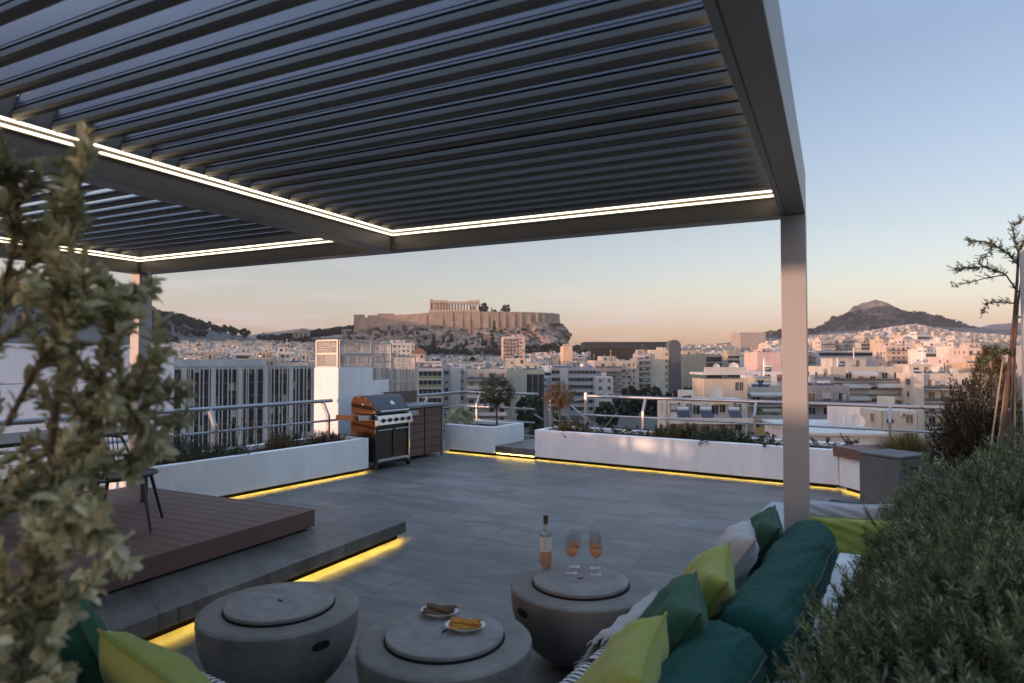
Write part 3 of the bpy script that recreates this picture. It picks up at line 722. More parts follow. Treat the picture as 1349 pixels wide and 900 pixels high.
# ------------------------------------------------------------------ fire bowls
def bowl(label, loc, rz, shade, rad=.42, h=.45):
    cm1 = mat('cast_concrete', tuple(c * shade for c in (.215, .203, .192)), .8, var=.34, vscale=2.6 + shade * 1.3, bump=.3, bscale=22, detail=9); cm2 = mat('cast_lid', tuple(c * shade for c in (.26, .252, .248)), .75, var=.28, vscale=7 + shade * 3, bump=.3, bscale=70, detail=9)
    t = thing('fire_bowl', label, 'fire bowl', loc, rz, 'round concrete fire bowls')
    prof = [(.0, .0), (.12, .0), (.155, .004)]
    for i in range(1, 15):
        a = R(20) + (PI / 2 - R(20)) * i / 14
        prof.append((rad * math.sin(a) ** .93, .004 + (h * .88 - .004) * ((math.cos(R(20)) - math.cos(a)) / math.cos(R(20)))))
    prof += [(rad + .003, h * .9), (rad + .002, h - .012), (rad - .008, h - .002), (rad - .02, h), (rad * .70, h + .002), (rad * .70 - .004, h - .004), (rad * .70 - .004, h - .03), (0, h - .03)]
    b = MB(); b.lathe(prof, 72); b.build('bowl', cm1, t, smooth=38)
    g = MB(); g.lathe([(rad * .695, h - .028), (rad * .695, h + .008), (rad * .66, h + .008), (0, h + .008)], 60); g.build('dark_lid_gap', M['hole'], t, smooth=30)  # black disc painted in for the shade of the gap under the lid
    l = MB(); l.lathe([(0, h + .009), (rad * .665, h + .009), (rad * .68, h + .013), (rad * .68, h + .026), (rad * .67, h + .031), (0, h + .031)], 64)
    lo_ = l.build('lid', cm2, t, smooth=30)
    s = MB(); s.box(-.022, .022, -.006, .006, h + .0312, h + .0335); s.build('lid_slot', M['hole'], lo_)
    # two slot handles and the casting seams
    def rim(a, z, r_): return Vector((r_ * math.cos(a), r_ * math.sin(a), z))
    for a0 in (0, PI):
        s = MB(); z = h * .80; rr = rad + .0035; pts = []
        n = 20
        for i in range(n):
            q = 2 * PI * i / n; aa = a0 + .115 * math.copysign(abs(math.cos(q)) ** .6, math.cos(q)) ; zz = z + .021 * math.copysign(abs(math.sin(q)) ** .8, math.sin(q))
            pts.append(rim(aa, zz, rad + .004 if zz > h * .8 else rad + .0025))
        s.face(pts, 0)
        inner = [Vector((p.x * .97, p.y * .97, p.z)) for p in pts]
        for i in range(n): s.face([pts[i], pts[(i + 1) % n], inner[(i + 1) % n], inner[i]], 0)
        s.build('slot_handle', M['hole'], t)
    for a0 in (PI / 2 - .35, -PI / 2 + .2):
        s = MB(); pts = []
        for r_, z_ in prof[2:19]:
            pts.append(rim(a0, z_, r_ + .0004))
        s.tube(pts, .0022, 6); s.build('seam', cm1, t)
    return t
def facing(c, off): return math.atan2(-c.y, -c.x) + off
c1, c2, c3 = at(369, 799, .45), at(586, 840, .45), at(765, 769, .45)
bowl('round concrete fire bowl at left in front of the glowing step, its lid bare', (c1.x, c1.y, 0), facing(c1, R(28)), 1.06)
bowl('round concrete fire bowl at bottom centre with two snack plates on its lid', (c2.x, c2.y, 0), facing(c2, R(-36)), .96)
bowl('round concrete fire bowl beside the right sofa carrying the wine bottle and glasses', (c3.x, c3.y, 0), facing(c3, R(-52)), .90)
LID = .4815
# ------------------------------------------------------------------ bottle and glasses
def thin_glass(name, tint, gloss=1.0):
    """thin clear wall: lets light straight through, mirrors more at grazing angles"""
    m = bpy.data.materials.new(name); m.use_nodes = True; nt = m.node_tree; nt.nodes.remove(nt.nodes['Principled BSDF']); N = nt.nodes.new; L = nt.links.new
    lw_ = N('ShaderNodeLayerWeight'); fz = N('ShaderNodeMath'); fz.operation = 'POWER'; fz.inputs[1].default_value = 3.5; L(lw_.outputs['Facing'], fz.inputs[0]); t = N('ShaderNodeBsdfTransparent'); t.inputs[0].default_value = (*tint, 1); g = N('ShaderNodeBsdfGlossy'); g.inputs['Roughness'].default_value = .03
    mm = N('ShaderNodeMath'); mm.operation = 'MULTIPLY_ADD'; mm.inputs[1].default_value = .8; mm.inputs[2].default_value = .06; L(fz.outputs[0], mm.inputs[0])
    mx = N('ShaderNodeMixShader'); L(mm.outputs[0], mx.inputs[0]); L(t.outputs[0], mx.inputs[1]); L(g.outputs[0], mx.inputs[2]); L(mx.outputs[0], nt.nodes['Material Output'].inputs[0]); return m
def liquid(name, col):
    m = bpy.data.materials.new(name); m.use_nodes = True; nt = m.node_tree; nt.nodes.remove(nt.nodes['Principled BSDF']); N = nt.nodes.new; L = nt.links.new
    t = N('ShaderNodeBsdfTransparent'); t.inputs[0].default_value = (*col, 1); d = N('ShaderNodeBsdfTranslucent'); d.inputs[0].default_value = (*col, 1); e = N('ShaderNodeBsdfDiffuse'); e.inputs[0].default_value = (*col, 1)
    a = N('ShaderNodeMixShader'); a.inputs[0].default_value = .5; L(d.outputs[0], a.inputs[1]); L(e.outputs[0], a.inputs[2])
    b = N('ShaderNodeMixShader'); b.inputs[0].default_value = .62; L(t.outputs[0], b.inputs[1]); L(a.outputs[0], b.inputs[2]); L(b.outputs[0], nt.nodes['Material Output'].inputs[0]); return m
GL = thin_glass('clear_glass', (.97, .97, .97)); GLB = thin_glass('bottle_glass', (.93, .95, .93))
WINE = liquid('rose_wine', (1.0, .56, .34)); WINE2 = liquid('rose_wine_bottle', (.95, .60, .42))
pb = at(719, 747, LID)
bt_ = thing('wine_bottle', 'clear bottle of rosé wine with pale label and brown capsule on the right fire bowl', 'bottle', (pb.x, pb.y, LID), facing(pb, 0))
b = MB()
outer = [(.0, .016), (.022, .004), (.032, .0), (.0375, .006), (.038, .02), (.038, .205), (.036, .222), (.028, .242), (.018, .257), (.0145, .27), (.0142, .318), (.0158, .319), (.0158, .325), (.0142, .326)]
inner = [(.0105, .326), (.0105, .268), (.015, .255), (.025, .240), (.033, .221), (.0350, .205), (.0350, .02), (.030, .008), (.0, .024)]
b.lathe(outer + inner, 40); b.build('body', GLB, bt_, smooth=50)
wv = MB(); wv.lathe([(0, .0245), (.0302, .0085), (.0353, .0205), (.0353, .118), (0, .118)], 36); wv.build('wine', WINE2, bt_, smooth=50)
cp_ = MB(); cp_.lathe([(.0152, .272), (.0156, .318), (.0165, .320), (.0165, .329), (0, .330)], 28); cp_.build('capsule', mat('brown_capsule', (.10, .06, .035), .35), bt_, smooth=40)
lb = MB(); vs = []; fs = []; k = 20
for i in range(k + 1):
    a = R(-75) + R(150) * i / k
    for z in (.105, .195): vs.append((.0386 * math.cos(a), .0386 * math.sin(a), z))
for i in range(k): fs.append((2 * i, 2 * i + 2, 2 * i + 3, 2 * i + 1))
lb.faces(vs, fs); lbo = lb.build('label', mat('label_paper', (.66, .65, .64), .7), bt_, smooth=60)
sc_ = MB()
for i in range(9):
    a = R(-22 + i * 5.2); zz = .158 + .003 * math.sin(i * 2.1); a2 = a + R(4)
    sc_.tube([(.0389 * math.cos(a), .0389 * math.sin(a), zz), (.0389 * math.cos((a + a2) / 2), .0389 * math.sin((a + a2) / 2), zz + .004 * (1 if i % 3 else 2)), (.0389 * math.cos(a2), .0389 * math.sin(a2), zz)], .0005, 4)
for z_, w_ in ((.132, 16), (.126, 11)):
    sc_.tube([(.0389 * math.cos(R(q)), .0389 * math.sin(R(q)), z_) for q in range(-w_, w_ + 1, 2)], .0004, 4)
sc_.build('script', mat('label_ink', (.10, .10, .12), .7), lbo)
def glassware(label, p):
    t = thing('wine_glass', label, 'wine glass', (p.x, p.y, LID), 0, 'wine glasses on the fire bowl')
    b = MB()
    o = [(0, 0), (.0355, 0), (.037, .0015), (.035, .003), (.012, .006), (.005, .012), (.0038, .03), (.0036, .085), (.006, .096), (.018, .104), (.032, .118), (.040, .137), (.0415, .150), (.039, .175), (.0345, .205), (.0315, .232), (.0318, .2335)]
    i_ = [(.0308, .2335), (.0335, .205), (.038, .175), (.0404, .150), (.0389, .137), (.031, .119), (.017, .106), (0, .100)]
    b.lathe(o + i_, 36); b.build('glass', GL, t, smooth=60)
    w_ = MB(); w_.lathe([(0, .1002), (.0172, .1062), (.0312, .1192), (.0391, .1372), (.0400, .1445), (0, .1445)], 32); w_.build('wine', WINE, t, smooth=50)
    return t
glassware('rosé wine glass nearest to the bottle in the front pair', at(753, 755, LID))
glassware('rosé wine glass of the front pair, farther from the bottle', at(785, 757, LID))
glassware('rosé wine glass nearest to the bottle in the back pair', at(757, 746.5, LID))
glassware('rosé wine glass of the back pair, farther from the bottle', at(784, 748, LID))
# ------------------------------------------------------------------ snack plates
def plate(label, p, rz, col, seeds, seed):
    t = thing('snack_plate', label, 'plate of snacks', (p.x, p.y, LID), rz, 'snack plates')
    b = MB(); b.M = Matrix.Diagonal((1.0, .72, 1, 1)); b.lathe([(0, 0), (.05, 0), (.055, .004), (.098, .026), (.1, .029), (.096, .029), (.052, .009), (0, .008)], 40)
    b.build('plate', mat('white_porcelain', (.74, .74, .75), .18), t, smooth=45)
    r = random.Random(seed); mt = mat('breadstick' if not seeds else 'seeded_stick', col, .75, var=.35 if seeds else .18, vscale=60 if seeds else 25, bump=.9 if seeds else .3, bscale=160)
    for i in range(19):
        lay = i // 7; q = (i % 7) - 3
        y = q * .0148 * (1 - lay * .2) + r.uniform(-.004, .004); z = .017 + lay * .0135 + r.uniform(0, .003) + .003 * abs(q) * (lay == 0)
        a = r.uniform(-.14, .14) + (.28 if lay == 1 else 0) - (.3 if lay == 2 else 0); L_ = r.uniform(.13, .155)
        d = Vector((math.cos(a), math.sin(a), r.uniform(-.03, .03))); c = Vector((r.uniform(-.008, .008), y, z))
        m = MB(); m.tube([c - d * L_ / 2, c - d * L_ * .2 + Vector((0, r.uniform(-.003, .003), r.uniform(0, .002))), c + d * L_ * .2, c + d * L_ / 2], [.0064, .0074, .0070, .006], 8)
        m.build('breadstick', mt, t, smooth=50)
plate('oval white plate of dark seeded breadsticks, farther one on the front bowl', at(579, 811, LID), R(-12), (.16, .10, .055), True, 3)
plate('oval white plate of golden cheese straws, nearer one on the front bowl', at(613, 830, LID), R(-4), (.52, .24, .045), False, 5)

# ------------------------------------------------------------------ dining chairs and table on the deck
def chair(label, loc, rz):
    t = thing('dining_chair', label, 'chair', loc, rz, 'black dining chairs on the deck')
    m = MB()
    ring = [(.24 * math.cos(a) * 1.02, .24 * math.sin(a), .44 + .02 * math.cos(a)) for a in [2 * PI * i / 32 for i in range(33)]]
    m.tube(ring, .013, 8); m.lathe([(0, .436), (.22, .442), (.225, .456), (0, .45)], 32); m.build('seat', M['black'], t, smooth=40)
    for sx_, sy_ in ((1, 1), (1, -1), (-1, 1), (-1, -1)):
        l = MB(); l.tube([(.16 * sx_, .17 * sy_, .44), (.25 * sx_, .26 * sy_, .0)], [.016, .011], 10); l.build('leg', M['black'], t, smooth=40)
    b = MB(); top = []
    for i in range(21):
        a = PI / 2 + .25 + (PI - .5) * i / 20
        top.append((.27 * math.cos(a) - .03, .29 * math.sin(a), .74 + .05 * math.sin((a - PI / 2))))
    b.tube(top, .014, 8); b.tube([(.05, .235, .44), top[0]], .012, 8); b.tube([(.05, -.235, .44), top[-1]], .012, 8)
    bo = b.build('back_frame', M['black'], t, smooth=40)
    c = MB()
    for i in range(1, 20):
        p = Vector(top[i]); a = PI / 2 + .25 + (PI - .5) * i / 20
        c.tube([p, (.235 * math.cos(a), .235 * math.sin(a), .44)], .005, 6)
    c.build('cord', M['black'], bo)
    return t
pc = at(196, 694, .352)
dd = P(1, 0) ; 
chair('black corded dining chair on the deck, one slanted leg showing below the olive leaves', Vector((pc.x, pc.y, .353)) + Vector((-.21, .0, 0)), R(45) + PA)
chair('black corded dining chair hidden behind the olive leaves at the left edge of the deck', P(-6.35, 2.55, .353), R(150) + PA)
tb = thing('dining_table', 'black rectangular dining table behind the olive leaves on the deck', 'table', P(-6.75, 3.5, .353), PA)
m = MB(); m.box(-.45, .45, -.95, .95, .70, .735); m.build('tabletop', M['black'], tb, bevel=.006)
for sx_ in (-1, 1):
    for sy_ in (-1, 1):
        m = MB(); m.box(sx_ * .40 - .025, sx_ * .40 + .025, sy_ * .88 - .025, sy_ * .88 + .025, 0, .698); m.build('leg', M['black'], tb, bevel=.004)
# ------------------------------------------------------------------ foliage
LM_OLIVE = leafmat('olive_leaf', hexc('#93906c'), hexc('#bfbc97'), hexc('#e0dec2'), .6, .42)
LM_HEDGE = leafmat('hedge_leaf', hexc('#3f4a35'), hexc('#66724f'), hexc('#98a077'), .5, .3)
LM_DARK = leafmat('dark_leaf', hexc('#27301d'), hexc('#38432a'), hexc('#4e5738'), .5, .2)
LM_RED = leafmat('reddish_leaf', hexc('#5a3a22'), hexc('#7a5530'), hexc('#5d5a33'), .55, .3)
LM_MAROON = leafmat('maroon_leaf', hexc('#2b2017'), hexc('#40311f'), hexc('#544c2e'), .45, .2)
LM_GOLD = leafmat('conifer_leaf', hexc('#3a3318'), hexc('#5b4a20'), hexc('#4a4a22'), .6, .2)
LM_SUCC = leafmat('succulent_leaf', hexc('#2a3320'), hexc('#3d4a2b'), hexc('#565c33'), .4, .15)
LM_GRASS = leafmat('grass_blade', hexc('#6b5c38'), hexc('#8b7a4e'), hexc('#5c5e36'), .7, .3)
BARK = mat('bark', (.12, .09, .065), .9, var=.3, vscale=12, bump=.6, bscale=50)
BARK_R = mat('reddish_bark', (.11, .06, .045), .85, var=.35, vscale=10, bump=.5, bscale=50)
CANE = mat('bamboo_cane', (.36, .27, .16), .7, var=.2, vscale=9)
def leaf(mb, base, d, nrm, ln, wd, fold=.18, curl=.12, seg=2):
    """one leaf: pointed blade folded along the midrib, curling towards its tip"""
    d = d.normalized(); s = d.cross(nrm)
    if s.length < 1e-4: s = d.orthogonal()
    s.normalize(); n = s.cross(d)
    if seg == 1:
        a = base; b = base + d * ln
        m = base + d * ln * .45 + n * curl * ln * .3
        mb.faces([a, m + s * wd / 2, b, m - s * wd / 2], [(0, 1, 2, 3)])
        return
    m1 = base + d * ln * .33 + n * curl * ln * .25; m2 = base + d * ln * .74 + n * curl * ln * .15; tip = base + d * ln - n * curl * ln * .25
    f = n * fold * wd
    mb.faces([base, m1 + s * wd * .46 + f, m1, m1 - s * wd * .46 + f, m2 + s * wd * .44 + f, m2, m2 - s * wd * .44 + f, tip],
             [(0, 1, 2), (0, 2, 3), (1, 4, 5, 2), (2, 5, 6, 3), (4, 7, 5), (5, 7, 6)])
def rv(r): 
    while True:
        v = Vector((r.uniform(-1, 1), r.uniform(-1, 1), r.uniform(-1, 1)))
        if .05 < v.length < 1: return v.normalized()
def sprig(mb, p, d, ln, nl, ll, lw, r, open_=.8, seg=1, stem=None, tipshare=1.0, jitter=.25):
    """leaves spiralling up a short shoot"""
    d = d.normalized(); a = d.orthogonal().normalized(); b = d.cross(a)
    bend = rv(r) * ln * .18
    for i in range(nl):
        t = (i + .5) / nl
        q = p + d * ln * t + bend * t * t
        ang = i * 2.4 + r.random() * .5
        o = a * math.cos(ang) + b * math.sin(ang)
        dr = (d * (1 - open_ * (1 - .6 * t)) + o * open_ + rv(r) * jitter).normalized()
        k = (.75 + .5 * r.random()) * (1 - .35 * t * (1 - tipshare))
        leaf(mb, q, dr, d * .8 + o * -.2, ll * k, lw * k, seg=seg)
    if stem is not None: stem.tube([p, p + d * ln * .5 + bend * .25, p + d * ln + bend], [.0035, .0028, .0015], 4, 0, False)

def shrub_mesh(name, rx, ry, rz_, n, nl, sl, ll, lw, seed, up=.6, seg=1, open_=.7, hollow=.55, m=None, flat=0.0):
    """rounded mass of shoots: denser at the surface, uneven outline"""
    r = random.Random(seed); lv = MB(); stm = MB()
    off = Vector((seed * 2.2, seed, 0))
    for i in range(n):
        v = rv(r)
        if v.z < -.15: v.z = abs(v.z)
        rad = hollow + (1 - hollow) * r.random() ** .6
        bumpy = 1 + .34 * noise.noise(v * 2.3 + off) + .20 * noise.noise(v * 5.5 + off)
        p = Vector((v.x * rx, v.y * ry, max(.02, v.z) * rz_)) * rad * bumpy
        if flat: p.z = min(p.z, rz_ * (1 - flat) + r.random() * rz_ * flat)
        d = (v * (1 - up) + Vector((0, 0, 1)) * up + rv(r) * .35)
        sprig(lv, p, d, sl * r.uniform(.7, 1.3), nl, ll, lw, r, open_, seg, stm if i % 2 == 0 else None)
    return lv.mesh(name, m), stm.mesh('shoot', BARK)
def shrub(name, label, cat, loc, args, leafm, rz=0.0, group=None):
    lm, sm = shrub_mesh('foliage', *args['dim'], args['n'], args['nl'], args['sl'], args['ll'], args['lw'], args['seed'], **args.get('k', {}), m=leafm)
    t = thing(name, label, cat, loc, rz, group)
    inst('foliage', lm, t); inst('shoot', sm, t)
    return t
Q = .45 if LITE else 1.0
# --- clipped hedge beside the camera: four neighbouring bushes in one white trough
hp = thing('hedge_planter', 'white planter trough behind the right sofa, filled with the big green hedge', 'planter', T(-.55, .55, 0), TA)
m = MB(); m.box(0, .12, 0, 5.6, .0, .55); m.box(.12, 1.75, 0, .12, 0, .55); m.box(1.63, 1.75, .12, 5.6, 0, .55); m.box(.12, 1.63, 5.48, 5.6, 0, .55); m.build('body', M['render'], hp, bevel=.008)
m = MB(); m.box(.121, 1.629, .121, 5.479, .3, .47); m.build('soil', M['soil'], hp)
hd = [dict(dim=(.95, .82, .60), n=int(3000 * Q), nl=26, sl=.085, ll=.034, lw=.0066, seed=11, k=dict(up=.6, open_=.62, hollow=.70)),
      dict(dim=(.92, .95, .62), n=int(2700 * Q), nl=26, sl=.09, ll=.036, lw=.007, seed=12, k=dict(up=.62, open_=.6, hollow=.70))]
HB = []
hl = ['dense dark green hedge bush filling the lower right corner, nearest of the hedge', 'dense green hedge bush second from the camera, beside the teal bolster', 'dense green hedge bush third from the camera in the white trough', 'dense green hedge bush at the far end, next to the concrete cube']
for i, (x, y, z, k, s) in enumerate(((.40, 1.5, .44, 0, 1.0), (.42, 2.9, .44, 1, 1.0), (.56, 4.2, .47, 0, 1.08), (.72, 5.5, .46, 1, 1.12))):
    if i < 2: o = shrub('hedge_bush', hl[i], 'hedge bush', T(x, y, z), hd[i], LM_HEDGE, TA, 'hedge bushes in the white trough'); HB.append(o)
    else:
        o = copy_tree(HB[i - 2]); o['label'] = hl[i]; o.location = T(x, y, z); o.rotation_euler.z = TA + 2.2 + i
    o.scale = (s, s, s)

# --- olive bush at the left, close to the camera and out of focus
def olive():
    r = random.Random(5)
    base = Vector((-1.60, 1.42, 0))
    t = thing('olive_bush', 'grey-green olive bush out of focus at the left edge, close to the camera', 'bush', base)
    tr = MB(); lv = MB()
    # main shoots as (foot, way points): heights above the floor
    def limb(pts, r0, r1, dens=1.0, l0=.30, ll=.040):
        pts = [Vector(p) - base for p in pts]
        # smooth resample
        out = []
        for i in range(len(pts) - 1):
            p0 = pts[max(i - 1, 0)]; p1 = pts[i]; p2 = pts[i + 1]; p3 = pts[min(i + 2, len(pts) - 1)]
            for k in range(6):
                u = k / 6
                out.append(.5 * ((2 * p1) + (-p0 + p2) * u + (2 * p0 - 5 * p1 + 4 * p2 - p3) * u * u + (-p0 + 3 * p1 - 3 * p2 + p3) * u ** 3))
        out.append(pts[-1]); n = len(out)
        tr.tube(out, [r0 + (r1 - r0) * i / (n - 1) for i in range(n)], 7)
        for i in range(int(n * l0), n):
            d = (out[min(i + 1, n - 1)] - out[max(i - 1, 0)]).normalized()
            for _ in range(max(1, int(3.6 * dens))):
                a = d.orthogonal().normalized(); b = d.cross(a); g = r.random() * 2 * PI
                o = a * math.cos(g) + b * math.sin(g)
                p = out[i] + d * r.uniform(-.03, .03)
                leaf(lv, p, d * .75 + o * .75 + rv(r) * .2, o * -1 + d * .6 + Vector((0, 0, .5)), ll * r.uniform(.7, 1.25), ll * .42 * r.uniform(.8, 1.2), seg=2, curl=.2)
        return out
    def twigs(out, n, ln, dens=1.0, f0=.25, f1=1.0):
        for i in range(n):
            k = int(len(out) * (f0 + (f1 - f0) * r.random())); k = min(k, len(out) - 2)
            d = (out[k + 1] - out[k]).normalized()
            q = rv(r); q = (q - d * q.dot(d)).normalized()
            l = ln * r.uniform(.6, 1.2); p = out[k] + base
            e = p + (d * .55 + q * .8 + Vector((0, 0, .22))).normalized() * l
            limb([p, p + (e - p) * .5 + rv(r) * l * .08, e], .0042, .0016, dens, .1)
    def W(px, py, D): return atd(px, py, D)
    A = limb([(-1.62, 1.38, .05), W(25, 800, 1.40), W(70, 560, 1.36), W(92, 345, 1.36), W(104, 250, 1.38), W(116, 205, 1.38)], .010, .003, .95, .10)
    B = limb([(-1.62, 1.40, .05), W(60, 760, 1.45), W(120, 560, 1.45), W(140, 470, 1.46), W(150, 420, 1.47), W(158, 392, 1.48)], .009, .003, 1.2, .10)
    C = limb([(-1.66, 1.44, .05), W(-40, 700, 1.42), W(-10, 460, 1.40), W(22, 300, 1.38), W(16, 245, 1.36), W(0, 200, 1.35)], .009, .003, 1.2, .10)
    D_ = limb([W(70, 620, 1.37), W(120, 540, 1.36), W(165, 512, 1.36), W(212, 472, 1.37)], .007, .002, 1.1, .1)
    E_ = limb([W(95, 520, 1.42), W(150, 520, 1.42), W(175, 545, 1.42), W(200, 570, 1.42)], .006, .002, 1.1, .1)
    F_ = limb([W(40, 760, 1.28), W(70, 700, 1.25), W(105, 690, 1.22), W(135, 705, 1.21)], .006, .002, 1.3, .2, .055)
    G_ = limb([W(20, 850, 1.25), W(60, 800, 1.22), W(90, 790, 1.20), W(120, 770, 1.2)], .005, .002, .6, .3, .045)
    H_ = limb([W(10, 560, 1.33), W(50, 480, 1.32), W(90, 420, 1.33), W(130, 390, 1.34)], .006, .002, 1.1, .1)
    I_ = limb([W(0, 640, 1.5), W(60, 600, 1.5), W(130, 600, 1.52), W(190, 600, 1.52)], .006, .002, 1.1, .1)
    J_ = limb([W(-10, 900, 1.2), W(20, 860, 1.18), W(45, 865, 1.16), W(60, 850, 1.15)], .005, .002, .6, .2, .045)
    K_ = limb([W(-60, 900, 1.22), W(-20, 820, 1.22), W(25, 770, 1.21), W(60, 755, 1.2)], .006, .002, 1.0, .1)
    L_ = limb([W(-50, 860, 1.18), W(0, 850, 1.17), W(40, 880, 1.16), W(75, 895, 1.15)], .006, .002, 1.0, .1)
    M_ = limb([W(-60, 760, 1.25), W(-20, 690, 1.25), W(20, 650, 1.25), W(70, 640, 1.25)], .006, .002, 1.0, .1)
    N_ = limb([W(-70, 560, 1.3), W(-30, 450, 1.3), W(5, 400, 1.3), W(45, 372, 1.3)], .006, .002, 1.0, .1)
    for o_ in (K_, L_, M_, N_): twigs(o_, 7, .075, 1.0, .15)
    twigs(A, 17, .09, 1.0, .12, .58); twigs(A, 6, .04, 1.0, .62); twigs(B, 18, .08, 1.0, .15); twigs(C, 18, .10, 1.0, .12, .70); twigs(C, 5, .05, 1.0, .72)
    for o_ in (D_, E_, H_, I_): twigs(o_, 7, .085, 1.0, .15)
    twigs(F_, 6, .08, 1.0, .2); twigs(G_, 2, .06, .8, .2)
    tr.build('branch', BARK, t, smooth=60); lv.build('foliage', LM_OLIVE, t)
    pt = MB(); pt.prism([(x * .22, y * .22) for x, y in [(math.cos(a * PI / 16), math.sin(a * PI / 16)) for a in range(32)]], 0, .34); 
    po = pt.build('olive_pot', M['concrete'], None, loc=(base.x, base.y, 0), bevel=.01); tag(po, 'round concrete pot under the olive bush at the left', 'pot')
    t.location = base
olive()

# --- round topiary and reddish tree in the far planters
def ball_tree(name, label, loc, trunk_h, rad, leafm, seed, n, ll, cat='tree', sq=.9):
    t = thing(name, label, cat, loc); r = random.Random(seed)
    tr = MB(); tr.tube([(0, 0, 0), (.01, .0, trunk_h * .5), (-.005, .01, trunk_h), (0, 0, trunk_h + rad * .5)], [.022, .018, .016, .01], 8)
    for i in range(16):
        v = rv(r); v.z = abs(v.z) * .9 + .1
        tr.tube([(0, 0, trunk_h * .92), v * rad * .5 + Vector((0, 0, trunk_h + rad * .35)), Vector((v.x * rad, v.y * rad, v.z * rad + trunk_h + rad * .4)) * .97], [.010, .006, .002], 5)
    tr.build('trunk', BARK, t, smooth=60)
    lv = MB(); off = Vector((seed, 0, seed * 2))
    for i in range(n):
        v = rv(r); rr = rad * (.45 + .55 * r.random() ** .5) * (1 + .42 * noise.noise(v * 2.1 + off) + .22 * noise.noise(v * 6 + off))
        p = Vector((v.x * rr, v.y * rr, v.z * rr * sq + trunk_h + rad * .75))
        sprig(lv, p, v * .7 + Vector((0, 0, .35)) + rv(r) * .4, .10, 11, ll, ll * .3, r, .75, 1)
    lv.build('crown', leafm, t)
    return t
p1 = T(tx(654, 10.62), 10.62, .42); ball_tree('topiary_tree', 'round green topiary tree on a bare stem in the short corner planter', p1, .50, .31, LM_DARK, 3, int(430 * Q), .045)
p2 = T(tx(737, 10.6), 10.6, .42); ball_tree('small_tree', 'thin reddish-brown round tree at the left end of the long far planter', p2, .52, .24, LM_RED, 4, int(300 * Q), .036)
shrub('rounded_shrub', 'grey-green rounded shrub at the left of the topiary stem in the corner planter', 'shrub', T(tx(607, 10.55), 10.55, .44), dict(dim=(.27, .27, .34), n=int(260 * Q), nl=14, sl=.12, ll=.045, lw=.014, seed=21, k=dict(up=.5)), LM_OLIVE)
# left planter: five low shrubs of differing kinds
for i, (px, gy, dim, nn, lmat, lab) in enumerate((
    (232, 4.75, (.34, .34, .36), 300, LM_DARK, 'loose dark shrub at the left end of the left planter beside the olive leaves'),
    (289, 5.45, (.40, .30, .15), 220, LM_DARK, 'low dark cushion plant between the loose shrub and the railing post'),
    (377, 6.62, (.27, .25, .20), 260, LM_GOLD, 'low rounded olive-yellow shrub in the left planter right of the railing post'),
    (430, 7.32, (.30, .24, .13), 220, LM_MAROON, 'low brownish clump at the right end of the left planter beside the barbecue'))):
    y = gy; x = tx(px, y); x = max(-8.35, min(-7.95, x)) if False else -8.12
    # slide along the planter until the shrub stands at its column
    lo, hi = 3.0, 9.0
    for _ in range(40):
        md = (lo + hi) / 2; q = T(-8.12, md, .5)
        if px_of(q.x, q.y, .5)[0] < px: lo = md
        else: hi = md
    shrub('low_shrub', lab, 'shrub', T(-8.12, lo, .44), dict(dim=dim, n=int(nn * Q), nl=14, sl=.10, ll=.04, lw=.010, seed=30 + i, k=dict(up=.5, hollow=.4)), lmat)
def bare_vine():
    t = None
    q0 = None
    lo, hi = 3.0, 9.0
    for _ in range(40):
        md = (lo + hi) / 2; q = T(-8.3, md, .5)
        if px_of(q.x, q.y, .5)[0] < 326: lo = md
        else: hi = md
    t = thing('dry_vine', 'dry reddish vine climbing the railing post of the left planter', 'vine', T(-8.3, lo, .42)); r = random.Random(9)
    st_ = MB(); lv = MB()
    for i in range(16):
        p = Vector((r.uniform(-.35, .45), r.uniform(-.25, .35), 0)); pts = [p]
        for k in range(7):
            p = p + Vector((r.uniform(-.05, .05), r.uniform(-.05, .05), r.uniform(.05, .1))); pts.append(p)
            for _ in range(3): leaf(lv, p, rv(r) + Vector((0, 0, .2)), Vector((0, 0, 1)), .04, .018, seg=1)
        st_.tube(pts, [.006, .005, .005, .004, .004, .003, .003, .002], 5)
    st_.build('stem', BARK_R, t, smooth=60); lv.build('foliage', LM_RED, t)
bare_vine()
# succulents and small shrubs along the far planter
def succulent(name, label, loc, n, ln, seed, leafm, wid=.02, h=.25):
    t = thing(name, label, 'plant', loc, 0, 'plants along the far planter'); r = random.Random(seed)
    st_ = MB(); lv = MB()
    for i in range(n):
        a = r.random() * 2 * PI; p0 = Vector((r.uniform(-.15, .15), r.uniform(-.1, .1), 0)); d = Vector((math.cos(a) * .8, math.sin(a) * .5, r.uniform(.4, 1.1))).normalized()
        p1_ = p0 + d * h * r.uniform(.5, 1.0); p2_ = p1_ + Vector((d.x * .1, d.y * .1, r.uniform(-.06, .08)))
        st_.tube([p0, (p0 + p1_) / 2 + Vector((0, 0, .02)), p1_, p2_], [.008, .007, .006, .004], 5)
        dd_ = (p2_ - p1_).normalized()
        for k in range(16):
            t_ = k / 16; q = p1_ + (p2_ - p1_) * t_; o = rv(r); o = (o - dd_ * o.dot(dd_)).normalized()
            leaf(lv, q, dd_ * .5 + o * .9, dd_, ln * r.uniform(.7, 1.2), wid, seg=1)
    st_.build('stem', BARK, t, smooth=60); lv.build('foliage', leafm, t)
